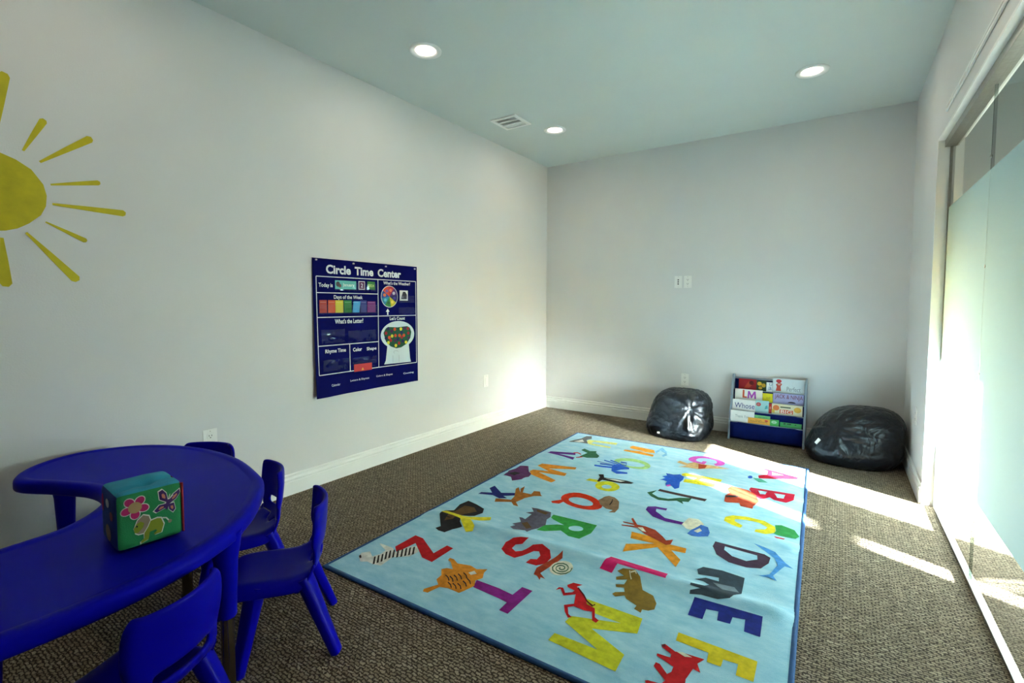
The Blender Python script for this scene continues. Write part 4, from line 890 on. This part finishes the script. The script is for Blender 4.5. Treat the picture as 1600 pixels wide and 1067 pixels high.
# ------------------------------------------------------------------ soft activity cube
S_ = 0.153
cb = tag(empty('soft_activity_cube', (1.192, -4.334, TZ + 0.0015), R(-4.8)), 'soft green and teal activity cube with flower, butterfly and lion patches on the table', 'toy')
M_CG = mat('green_fabric', (24, 128, 70), 0.85, 0.08, 30, 0.5, 350); M_CT = mat('teal_fabric', (30, 140, 172), 0.85, 0.08, 30, 0.5, 350)
M_CB = mat('blue_fabric', (22, 60, 130), 0.85, 0.08, 30, 0.5, 350); M_CR = mat('red_fabric', (150, 24, 40), 0.85, 0.08, 30, 0.5, 350)
def cube_pt(d, a, b):
    """d: face axis index/sign; a, b in -1..1 -> padded cube surface"""
    p_ = [0, 0, 0]; ax, s = d; p_[ax] = s; o = [k for k in range(3) if k != ax]; p_[o[0]] = a; p_[o[1]] = b
    x, y, z = p_
    puff = 1 + 0.020 * (1 - a * a) * (1 - b * b)
    n = (abs(x) ** 14 + abs(y) ** 14 + abs(z) ** 14) ** (1 / 14)
    q = Vector((x, y, z)) / n
    q[ax] *= puff
    if ax == 2 and s > 0:   # tufted, creased top
        q.z -= 0.16 * math.exp(-((a - 0.25) ** 2 + (b - 0.05) ** 2) / 0.05) + 0.11 * math.exp(-((a - 0.25 + 0.25 * b) ** 2) / 0.014) * (0.4 + 0.6 * abs(b))
        q.z += 0.10 * math.exp(-((a + 0.35) ** 2 + (b - 0.25) ** 2) / 0.18)
    if s > 0 and ax == 0: q.x += 0.014 * math.sin(a * 3.1 + 1) * (1 - b * b)
    return q * (S_ / 2) + Vector((0, 0, S_ / 2 * 0.998))
def cube_face(name, d, m):
    n = 22; v, f = [], []
    for i in range(n + 1):
        for j in range(n + 1):
            v.append(cube_pt(d, -1 + 2 * i / n, -1 + 2 * j / n))
    for i in range(n):
        for j in range(n):
            k = i * (n + 1) + j; f.append((k, k + n + 1, k + n + 2, k + 1))
    bm = bmesh.new(); vs = [bm.verts.new(q) for q in v]
    for q in f: bm.faces.new([vs[i] for i in q])
    cen = Vector((0, 0, S_ / 2))
    for fc in bm.faces:
        fc.normal_update()
        if fc.normal.dot(fc.calc_center_median() - cen) < 0: fc.normal_flip()
    return from_bm(name, bm, m, cb, True)
cube_face('front_panel', (0, 1), M_CG); cube_face('back_panel', (0, -1), M_CG); cube_face('top_panel', (2, 1), M_CT)
cube_face('side_panel', (1, -1), M_CB); cube_face('side_panel', (1, 1), M_CR); cube_face('bottom_panel', (2, -1), M_CB)
def patch(name, pts, m, off, face=(0, 1), parent=None):
    """applique given in face coordinates 0..1 (left to right, bottom to top), laid on the padded face"""
    bm = bmesh.new(); poly_bm(bm, pts)
    for ax in (0, 1):
        for k in range(1, 16):
            co = Vector((0, 0, 0)); co[ax] = k / 16; no = Vector((0, 0, 0)); no[ax] = 1
            bmesh.ops.bisect_plane(bm, geom=bm.verts[:] + bm.edges[:] + bm.faces[:], plane_co=co, plane_no=no)
    for v in bm.verts:
        a, b = v.co.x * 2 - 1, v.co.y * 2 - 1
        q = cube_pt(face, a, b)
        q[face[0]] += off * face[1]; v.co = q
    return from_bm(name, bm, m, parent or cb)
FW = mat('white_stitch', (214, 212, 202), 0.8); FP = mat('pink_felt', (178, 26, 96), 0.85); FC = mat('tan_felt', (170, 140, 92), 0.85); FV = mat('violet_felt', (58, 20, 92), 0.85)
FO = mat('salmon_felt', (196, 116, 96), 0.85); FL_ = mat('olive_felt', (128, 140, 26), 0.85); FM = mat('mane_felt', (140, 124, 100), 0.85); FK = mat('black_felt', (24, 24, 24), 0.85)
def grow(pts, k=1.14):
    cx = sum(p_[0] for p_ in pts) / len(pts); cy = sum(p_[1] for p_ in pts) / len(pts)
    return [(cx + (x - cx) * k, cy + (y - cy) * k) for x, y in pts]
fl = patch('flower_patch', ellipse(0.27, 0.73, 0.11, 0.11, 24), FW, 0.0012)
for k in range(5):
    t = R(90 + 36 + 72 * k); cx, cy = 0.27 + 0.125 * math.cos(t), 0.73 + 0.125 * math.sin(t)
    patch('petal_edge', ellipse(cx, cy, 0.092, 0.078, 16, t), FW, 0.0009, parent=fl); patch('petal', ellipse(cx, cy, 0.078, 0.064, 16, t), FP, 0.0016, parent=fl)
patch('flower_centre', ellipse(0.27, 0.73, 0.098, 0.098, 22), FC, 0.0022, parent=fl)
bf = patch('butterfly_patch', ellipse(0.745, 0.66, 0.040, 0.095, 16, R(-20)), FW, 0.0012)
for w_ in ([(0.74, 0.68), (0.63, 0.76), (0.62, 0.90), (0.68, 0.93), (0.735, 0.85), (0.755, 0.72)], [(0.76, 0.70), (0.84, 0.80), (0.95, 0.87), (0.965, 0.80), (0.88, 0.70), (0.78, 0.64)], [(0.73, 0.66), (0.62, 0.66), (0.54, 0.58), (0.58, 0.54), (0.70, 0.58), (0.74, 0.60)], [(0.76, 0.64), (0.85, 0.64), (0.87, 0.52), (0.83, 0.47), (0.77, 0.54)]):
    patch('wing_edge', grow(w_, 1.18), FW, 0.0010, parent=bf); patch('wing', w_, FV, 0.0018, parent=bf); patch('wing_spot', grow(w_, 0.42), FO, 0.0024, parent=bf)
patch('butterfly_body', ellipse(0.745, 0.64, 0.030, 0.095, 14, R(-15)), FV, 0.0028, parent=bf)
for q in ([(0.77, 0.76), (0.79, 0.82)], [(0.785, 0.74), (0.84, 0.79)]): patch('antenna', stroke(q, 0.012), FW, 0.0030, parent=bf)
body = [(0.40, 0.35), (0.46, 0.42), (0.58, 0.44), (0.64, 0.42), (0.68, 0.30), (0.64, 0.16), (0.54, 0.15), (0.53, 0.18), (0.58, 0.21), (0.56, 0.24), (0.47, 0.23), (0.45, 0.10), (0.34, 0.05), (0.34, 0.10), (0.39, 0.14), (0.39, 0.27)]
ln = patch('lion_patch', grow(body, 1.10), FW, 0.0010)
patch('lion_body', body, FL_, 0.0016, parent=ln)
mane = [(0.30, 0.49), (0.38, 0.56), (0.46, 0.52), (0.48, 0.44), (0.44, 0.34), (0.38, 0.24), (0.31, 0.24), (0.27, 0.27), (0.25, 0.36)]
patch('mane_edge', grow(mane, 1.12), FW, 0.0019, parent=ln); patch('lion_mane', mane, FM, 0.0024, parent=ln)
patch('lion_head', [(0.24, 0.36), (0.28, 0.43), (0.34, 0.46), (0.39, 0.42), (0.37, 0.34), (0.30, 0.27), (0.25, 0.28)], FL_, 0.0030, parent=ln); patch('lion_eye', ellipse(0.285, 0.39, 0.014, 0.018, 10), FK, 0.0036, parent=ln)
patch('lion_tail', stroke([(0.66, 0.42), (0.72, 0.40), (0.76, 0.34)], 0.022), FW, 0.0018, parent=ln); patch('tail_tuft', ellipse(0.775, 0.32, 0.030, 0.034, 12), FM, 0.0024, parent=ln)
# patches on the blue side, seen at a steep angle
sf = patch('bird_patch', ellipse(0.55, 0.25, 0.17, 0.15, 18), FC, 0.0014, (1, -1))
patch('berry_patch', ellipse(0.22, 0.72, 0.08, 0.16, 14), FP, 0.0014, (1, -1)); patch('berry_patch', ellipse(0.55, 0.78, 0.11, 0.08, 14), FW, 0.0014, (1, -1)); patch('berry_patch', ellipse(0.78, 0.60, 0.09, 0.08, 14), FO, 0.0014, (1, -1))
# red seam down the far edge
bm = bmesh.new(); h_ = S_ / 2
tube_bm(bm, [(h_ * 0.97, h_ * 0.985, z) for z in (0.006, 0.05, 0.10, S_ - 0.006)], 0.0032, 8); from_bm('edge_piping', bm, M_CR, cb, True)

# ------------------------------------------------------------------ bean bags
def bean_bag(name, loc, rx, ry, h, power, knot, lean, seed, label, amp, rz=0.0):
    t = tag(empty(name, loc, rz), label, 'bean bag', 'black bean bags by the back wall')
    n, mth = 150, 100; v, f = [], []
    K = Vector(knot).normalized(); KA = K.orthogonal().normalized(); KB = K.cross(KA)
    def surf(d):
        s = (abs(d.x) ** power + abs(d.y) ** power + abs(d.z) ** power) ** (-1 / power)
        p_ = Vector((d.x * s * rx, d.y * s * ry, d.z * s))
        # folds that run out from the gathered top
        al = math.acos(max(-1, min(1, d.dot(K)))); q = d - K * d.dot(K); be = math.atan2(q.dot(KB), q.dot(KA))
        fold = (math.sin(be * 7 + seed + 3.0 * noise.noise(Vector((be * 1.1, al * 2.0, seed)))) + 0.6 * math.sin(be * 13 + 2 * seed)) * math.exp(-((al - 0.42) / 0.42) ** 2)
        pit = -1.1 * math.exp(-(al / 0.17) ** 2)
        big = noise.noise(d * 1.7 + Vector((seed, 0, 0))) * 0.9
        rg = 1 - abs(noise.noise(d * 3.1 + Vector((0, seed * 2, 1)))) * 2.2
        cre = max(0, rg) ** 4 * -0.5
        n2 = noise.noise(d * 4.3 + Vector((seed, 3, seed))); n3 = noise.noise(d * 7.1 + Vector((1, seed, 5)))
        cre -= 0.85 * max(0, 1 - abs(n2) * 7) + 0.35 * max(0, 1 - abs(n3) * 6)
        k = 1 + amp * (0.55 * fold + pit + 0.55 * big + 0.5 * cre)
        p_ *= k
        z = (p_.z + 0.62) / 1.62 * h
        z = h * 0.06 * 0 + z
        tt = max(0, min(1, z / h))
        p_.x += lean[0] * tt ** 1.5; p_.y += lean[1] * tt ** 1.5
        sag = 1 + 0.07 * math.exp(-((tt - 0.22) / 0.2) ** 2)
        p_.x *= sag; p_.y *= sag
        p_.z = z if z > 0.012 else 0.012 - 0.012 * (1 - math.exp((z - 0.012) * 12))
        return p_
    v.append(surf(Vector((0, 0, 1))))
    for j in range(1, mth):
        ph = math.pi * j / mth
        for i in range(n):
            th_ = 2 * math.pi * i / n
            v.append(surf(Vector((math.sin(ph) * math.cos(th_), math.sin(ph) * math.sin(th_), math.cos(ph)))))
    v.append(surf(Vector((0, 0, -1))))
    for i in range(n): f.append((0, 1 + i, 1 + (i + 1) % n))
    for j in range(mth - 2):
        for i in range(n):
            a, b = 1 + j * n + i, 1 + j * n + (i + 1) % n; f.append((a, a + n, b + n, b))
    last = len(v) - 1
    for i in range(n): f.append((last, last - n + (i + 1) % n, last - n + i))
    zmin = min(q.z for q in v)
    for q in v: q.z -= zmin
    pydata('cover', v, f, M_BEAN, t, True)
    return t, surf, zmin
def bean_label(t, surf, zmin, d, w, h, rot, dirn):
    d = Vector(d).normalized(); p_ = surf(d); p_.z -= zmin
    e = 0.02
    n = Vector(dirn).normalized(); a = Vector((0, 0, 1)).cross(n).normalized(); b = n.cross(a)
    c, s = math.cos(rot), math.sin(rot); a, b = a * c + b * s, b * c - a * s
    p_ += n * 0.006
    bm = bmesh.new(); bm_box(bm, (-w / 2, -h / 2, -0.006), (w / 2, h / 2, 0.0))
    bm.transform(Matrix.Translation(p_) @ Matrix((a, b, n)).transposed().to_4x4()); o = from_bm('maker_tag', bm, M_TAG, t); o['label'] = 'small white sewn tag'
b1 = bean_bag('bean_bag', (1.615, -0.345, 0), 0.262, 0.270, 0.425, 2.9, (0.42, -0.75, 0.42), (0.03, 0.03), 2.0, 'glossy black bean bag standing upright left of the book rack', 0.060)
b2 = bean_bag('bean_bag', (2.905, -0.375, 0), 0.290, 0.265, 0.425, 2.6, (-0.50, -0.76, 0.40), (0.11, 0.02), 5.3, 'slumped dark bean bag in the corner right of the book rack', 0.042)
bean_label(*b1, (-0.35, -0.85, -0.35), 0.022, 0.016, 0.1, (-0.25, -1, 0.1))
bean_label(*b2, (-0.70, -0.72, 0.02), 0.022, 0.045, -0.5, (-0.55, -0.8, 0.25))

# ------------------------------------------------------------------ sling book rack and its books
BX0, BX1 = 2.020, 2.592
rk = tag(empty('book_rack', (2.306, -0.14, 0)), 'low grey children\'s book rack with navy fabric slings against the back wall', 'bookcase')
rk.location = (0, 0, 0)
def side(x0):
    pts = [(-0.254, 0.0), (-0.022, 0.0), (-0.022, 0.555), (-0.075, 0.562), (-0.100, 0.545)]
    bm = bmesh.new(); poly_bm(bm, pts, (), 0.016, 0, 0.0)
    poly_bm(bm, [(x, y) for x, y in pts][::-1], (), 0.0, 0, 0.0)
    bm.transform(Matrix(((0, 0, 1, x0), (1, 0, 0, 0), (0, 1, 0, 0), (0, 0, 0, 1)))); bmesh.ops.remove_doubles(bm, verts=bm.verts, dist=1e-5)
    bmesh.ops.recalc_face_normals(bm, faces=bm.faces)
    from_bm('side_panel', bm, M_GREYWOOD, rk)
side(BX0 - 0.008); side(BX1 - 0.008)
RX0, RX1 = BX0 + 0.009, BX1 - 0.009
# (front lip y, lip z, pocket bottom y, bottom z)
TIERS = [(-0.236, 0.158, -0.212, 0.030), (-0.184, 0.252, -0.164, 0.125), (-0.134, 0.338, -0.117, 0.215), (-0.088, 0.425, -0.072, 0.300)]
for k, (ly, lz, by_, bz) in enumerate(TIERS):
    v, f = [], []
    path = [(ly + 0.002, lz), (ly, lz - 0.006), (ly - 0.004 + (by_ - ly) * 0.2, lz * 0.7 + bz * 0.3), (by_ - 0.010, bz + 0.012), (by_ + 0.008, bz), (by_ + 0.016, bz + 0.02), (by_ + 0.034, lz - 0.02 if k < 3 else 0.515)]
    for i in range(15):
        x = RX0 + (RX1 - RX0) * i / 14; sag = 0.006 * math.sin(math.pi * i / 14)
        for j, (y, z) in enumerate(path):
            v.append((x, y - sag * (1 if j < 4 else 0) + 0.0015 * math.sin(i * 1.9 + j), z - (sag * 0.7 if j < 4 else 0)))
    P_ = len(path)
    for i in range(14):
        for j in range(P_ - 1): f.append((i * P_ + j, i * P_ + P_ + j, i * P_ + P_ + j + 1, i * P_ + j + 1))
    o = pydata('fabric_sling', v, f, M_NAVYCLOTH, rk, True); md = o.modifiers.new('thickness', 'SOLIDIFY'); md.thickness = 0.002
    bm = bmesh.new(); tube_bm(bm, [(RX0, ly + 0.004, lz - 0.004), (RX1, ly + 0.004, lz - 0.004)], 0.005, 10); from_bm('dowel', bm, M_GREYWOOD, rk, True)
# skirt of the lowest pocket down to the floor
v, f = [], []
for i in range(15):
    x = RX0 + (RX1 - RX0) * i / 14
    for j in range(6):
        z = 0.152 - 0.140 * j / 5
        v.append((x, -0.2405 - 0.004 * math.sin(i * 1.3) * math.sin(math.pi * j / 5) - 0.010 * math.sin(math.pi * i / 14) * math.sin(math.pi * j / 5), z))
for i in range(14):
    for j in range(5): f.append((i * 6 + j, i * 6 + 6 + j, i * 6 + 7 + j, i * 6 + j + 1))
o = pydata('front_apron', v, f, M_NAVYCLOTH, rk, True); md = o.modifiers.new('thickness', 'SOLIDIFY'); md.thickness = 0.002
box('back_board', (RX0, -0.030, 0.04), (RX1, -0.022, 0.53), M_GREYWOOD, rk)

M_PAPER = mat('book_pages', (222, 218, 206), 0.8)
def px2x(cx): return 2.024 + (cx - 120) / (1062 - 120) * (2.580 - 2.024)
def book(tier, x0, x1, top, c, label, off=0.0, texts=(), shapes=(), th=0.009, tilt=0.0):
    """a book leaning in a sling; x range along the rack, top height above the floor"""
    ly, lz, by_, bz = TIERS[tier]
    t = tag(empty('picture_book'), label, 'book', 'picture books in the rack')
    y_bot = by_ - 0.006 + off; hgt = top - bz - 0.006
    lean = R(6.0)
    L_ = hgt / math.cos(lean)
    t.location = ((x0 + x1) / 2, y_bot, bz + 0.006); t.rotation_euler = (-lean, tilt, 0)
    w = (x1 - x0) / 2
    bm = bmesh.new(); bm_box(bm, (-w, 0, 0), (w, 0.0016, L_), 0.0006, 1); bm_box(bm, (-w, th, 0), (w, th + 0.0016, L_), 0.0006, 1); bm_box(bm, (-w - 0.0006, 0, 0), (-w + 0.0016, th + 0.0016, L_))
    from_bm('cover', bm, mat('cover_%d_%d_%d' % c, c, 0.35, 0.04, 20), t)
    box('pages', (-w + 0.0016, 0.0017, 0.002), (w - 0.002, th - 0.0001, L_ - 0.002), M_PAPER, t)
    P_ = Matrix(((1, 0, 0, -w), (0, 0, -1, 0), (0, 1, 0, 0), (0, 0, 0, 1)))
    # visible strip: v = 0 at the sling's lip, 1 at the top of the cover
    v0 = (lz + 0.002 - bz) / math.cos(lean); k = L_ - v0
    for nm, pts, col in shapes:
        flat(nm, [(a * 2 * w, v0 + b * k) for a, b in pts], mat('print_%d_%d_%d' % col, col, 0.45, 0.06, 30), t, P_, 0.0004)
    for body, a, b, c2, d, col in texts:
        text('cover_text', body, a * 2 * w, v0 + b * k, c2 * 2 * w, v0 + d * k, mat('print_%d_%d_%d' % col, col, 0.45, 0.06, 30), t, P_, 0.0012, 0.0)
    return t
# top row
book(3, px2x(188), px2x(432), 0.520, (150, 28, 34), 'dark red picture book at the left of the top row', shapes=(('picture', [(0.3, 0.05), (0.6, 0.1), (0.9, 0.7), (0.55, 0.75)], (186, 70, 40)), ('picture', ellipse(0.72, 0.62, 0.14, 0.2, 14), (90, 30, 40))))
book(3, px2x(434), px2x(566), 0.514, (40, 70, 44), 'dark green picture book with yellow flowers in the top row', shapes=(('flower', ellipse(0.3, 0.65, 0.24, 0.22, 14), (206, 166, 40)), ('flower', ellipse(0.72, 0.5, 0.22, 0.22, 14), (190, 150, 36)), ('flower', ellipse(0.4, 0.2, 0.2, 0.16, 14), (196, 150, 30))))
book(3, px2x(569), px2x(646), 0.505, (226, 230, 232), 'narrow white picture book with blue letters in the top row', texts=(('U', 0.5, 0.55, 0.95, 0.92, (40, 120, 170)), ('a', 0.35, 0.1, 0.9, 0.45, (40, 110, 160))))
book(3, px2x(652), px2x(1060), 0.545, (206, 218, 222), 'large pale picture book titled Perfect with a red figure in the top row', -0.004, texts=(('Perfect', 0.45, 0.08, 0.88, 0.42, (120, 130, 140)),), shapes=(('figure', [(0.10, 0.05), (0.27, 0.05), (0.25, 0.40), (0.30, 0.60), (0.20, 0.70), (0.10, 0.55), (0.13, 0.35)], (190, 70, 50)), ('figure', ellipse(0.19, 0.80, 0.09, 0.14, 14), (196, 50, 60)), ('figure', ellipse(0.20, 0.56, 0.05, 0.08, 12), (226, 190, 170))))
# second row
book(2, px2x(150), px2x(528), 0.432, (228, 224, 216), 'white picture book with a big orange L and purple M in the second row', shapes=(('letter_print', [(0.28, 0.92), (0.345, 0.92), (0.345, 0.26), (0.44, 0.26), (0.44, 0.12), (0.28, 0.12)], (212, 80, 34)), ('letter_print', [(0.46, 0.1), (0.475, 0.84), (0.535, 0.84), (0.61, 0.42), (0.69, 0.84), (0.75, 0.84), (0.775, 0.1), (0.71, 0.1), (0.70, 0.55), (0.625, 0.12), (0.59, 0.12), (0.53, 0.55), (0.52, 0.1)], (168, 60, 170))))
book(2, px2x(531), px2x(662), 0.412, (214, 204, 30), 'bright yellow picture book in the second row', texts=(('ad', 0.35, 0.3, 0.75, 0.6, (170, 150, 20)),))
book(2, px2x(668), px2x(1058), 0.424, (164, 164, 206), 'lilac picture book titled Jack and Ninja in the second row', texts=(('JACK & NINJA', 0.06, 0.30, 0.97, 0.88, (120, 30, 60)),), shapes=(('picture', ellipse(0.62, 0.02, 0.13, 0.16, 14, 0, 0, math.pi), (50, 40, 60)),))
# third row
book(1, px2x(132), px2x(446), 0.344, (226, 228, 226), 'white picture book titled Whose in the third row', texts=(('Whose', 0.10, 0.12, 0.97, 0.66, (26, 40, 120)),), off=-0.003)
book(1, px2x(449), px2x(622), 0.352, (158, 206, 206), 'pale aqua picture book with a red ring in the third row', 0.001, shapes=(('ring', ellipse(0.22, 0.62, 0.19, 0.18, 18), (196, 60, 70)), ('ring_centre', ellipse(0.22, 0.62, 0.13, 0.12, 16), (214, 200, 200)), ('picture', [(0.7, 0.2), (0.95, 0.3), (0.9, 0.6), (0.75, 0.5)], (70, 160, 170))))
book(1, px2x(625), px2x(660), 0.332, (176, 44, 38), 'thin red picture book squeezed into the third row', 0.0, shapes=(('picture', ellipse(0.5, 0.5, 0.3, 0.18, 12), (210, 130, 110)),))
book(1, px2x(664), px2x(1052), 0.338, (214, 208, 176), 'colourful picture book titled BIG in the third row', texts=(('BIG', 0.30, 0.02, 0.66, 0.38, (235, 232, 226)),), shapes=(('panel', rect(0.26, 0.0, 0.70, 0.42), (206, 90, 50)), ('picture', ellipse(0.14, 0.55, 0.11, 0.3, 16), (214, 120, 60)), ('picture', ellipse(0.84, 0.5, 0.12, 0.3, 16), (210, 160, 50)), ('picture', rect(0.28, 0.62, 0.62, 0.74), (40, 70, 40)), ('picture', rect(0.0, 0.0, 0.10, 0.4), (206, 170, 60))))
# lowest row
book(0, px2x(122), px2x(446), 0.252, (230, 232, 230), 'white picture book titled Thank You in the lowest row', -0.002, texts=(('Thank You', 0.20, 0.30, 0.78, 0.58, (150, 156, 160)),))
book(0, px2x(452), px2x(655), 0.230, (110, 186, 120), 'light green picture book behind the orange one in the lowest row', 0.0, texts=(('Green', 0.25, 0.66, 0.82, 0.88, (50, 110, 60)),))
book(0, px2x(368), px2x(655), 0.205, (226, 164, 54), 'orange picture book with a red flower in the lowest row', -0.015, texts=(('Seeds', 0.35, 0.50, 0.62, 0.68, (60, 44, 30)), ('Yellow Butterfly', 0.10, 0.14, 0.90, 0.40, (60, 44, 30))), shapes=(('flower', ellipse(0.84, 0.62, 0.08, 0.2, 14), (200, 60, 50)),))
book(0, px2x(658), px2x(768), 0.208, (60, 170, 80), 'green picture book with a pale flower beside the orange one in the lowest row', -0.008, shapes=(('flower', ellipse(0.45, 0.5, 0.32, 0.3, 16), (170, 214, 180)), ('flower', ellipse(0.45, 0.5, 0.12, 0.12, 12), (110, 180, 130))))
book(0, px2x(784), px2x(1052), 0.194, (44, 146, 74), 'deep green picture book with black figures at the right of the lowest row', -0.004, shapes=(('picture', [(0.15, 0.45), (0.27, 0.5), (0.25, 0.85), (0.17, 0.8)], (20, 40, 28)), ('picture', [(0.32, 0.5), (0.52, 0.5), (0.5, 0.88), (0.4, 0.72), (0.34, 0.86)], (20, 40, 28)), ('picture', [(0.66, 0.5), (0.76, 0.5), (0.74, 0.85)], (20, 40, 28))))

# ------------------------------------------------------------------ put the origin of every assembled thing at its base
bpy.context.view_layer.update()
def descend(o):
    for c in o.children:
        yield c
        yield from descend(c)
for root in [o for o in COL.objects if o.parent is None and o.type == 'EMPTY' and o.location.length < 1e-6]:
    pts = [c.matrix_world @ Vector(k) for c in descend(root) if c.type == 'MESH' for k in c.bound_box]
    if not pts: continue
    base = Vector(((min(p_.x for p_ in pts) + max(p_.x for p_ in pts)) / 2, (min(p_.y for p_ in pts) + max(p_.y for p_ in pts)) / 2, min(p_.z for p_ in pts)))
    root.location = base
    for c in root.children: c.location = c.location - base
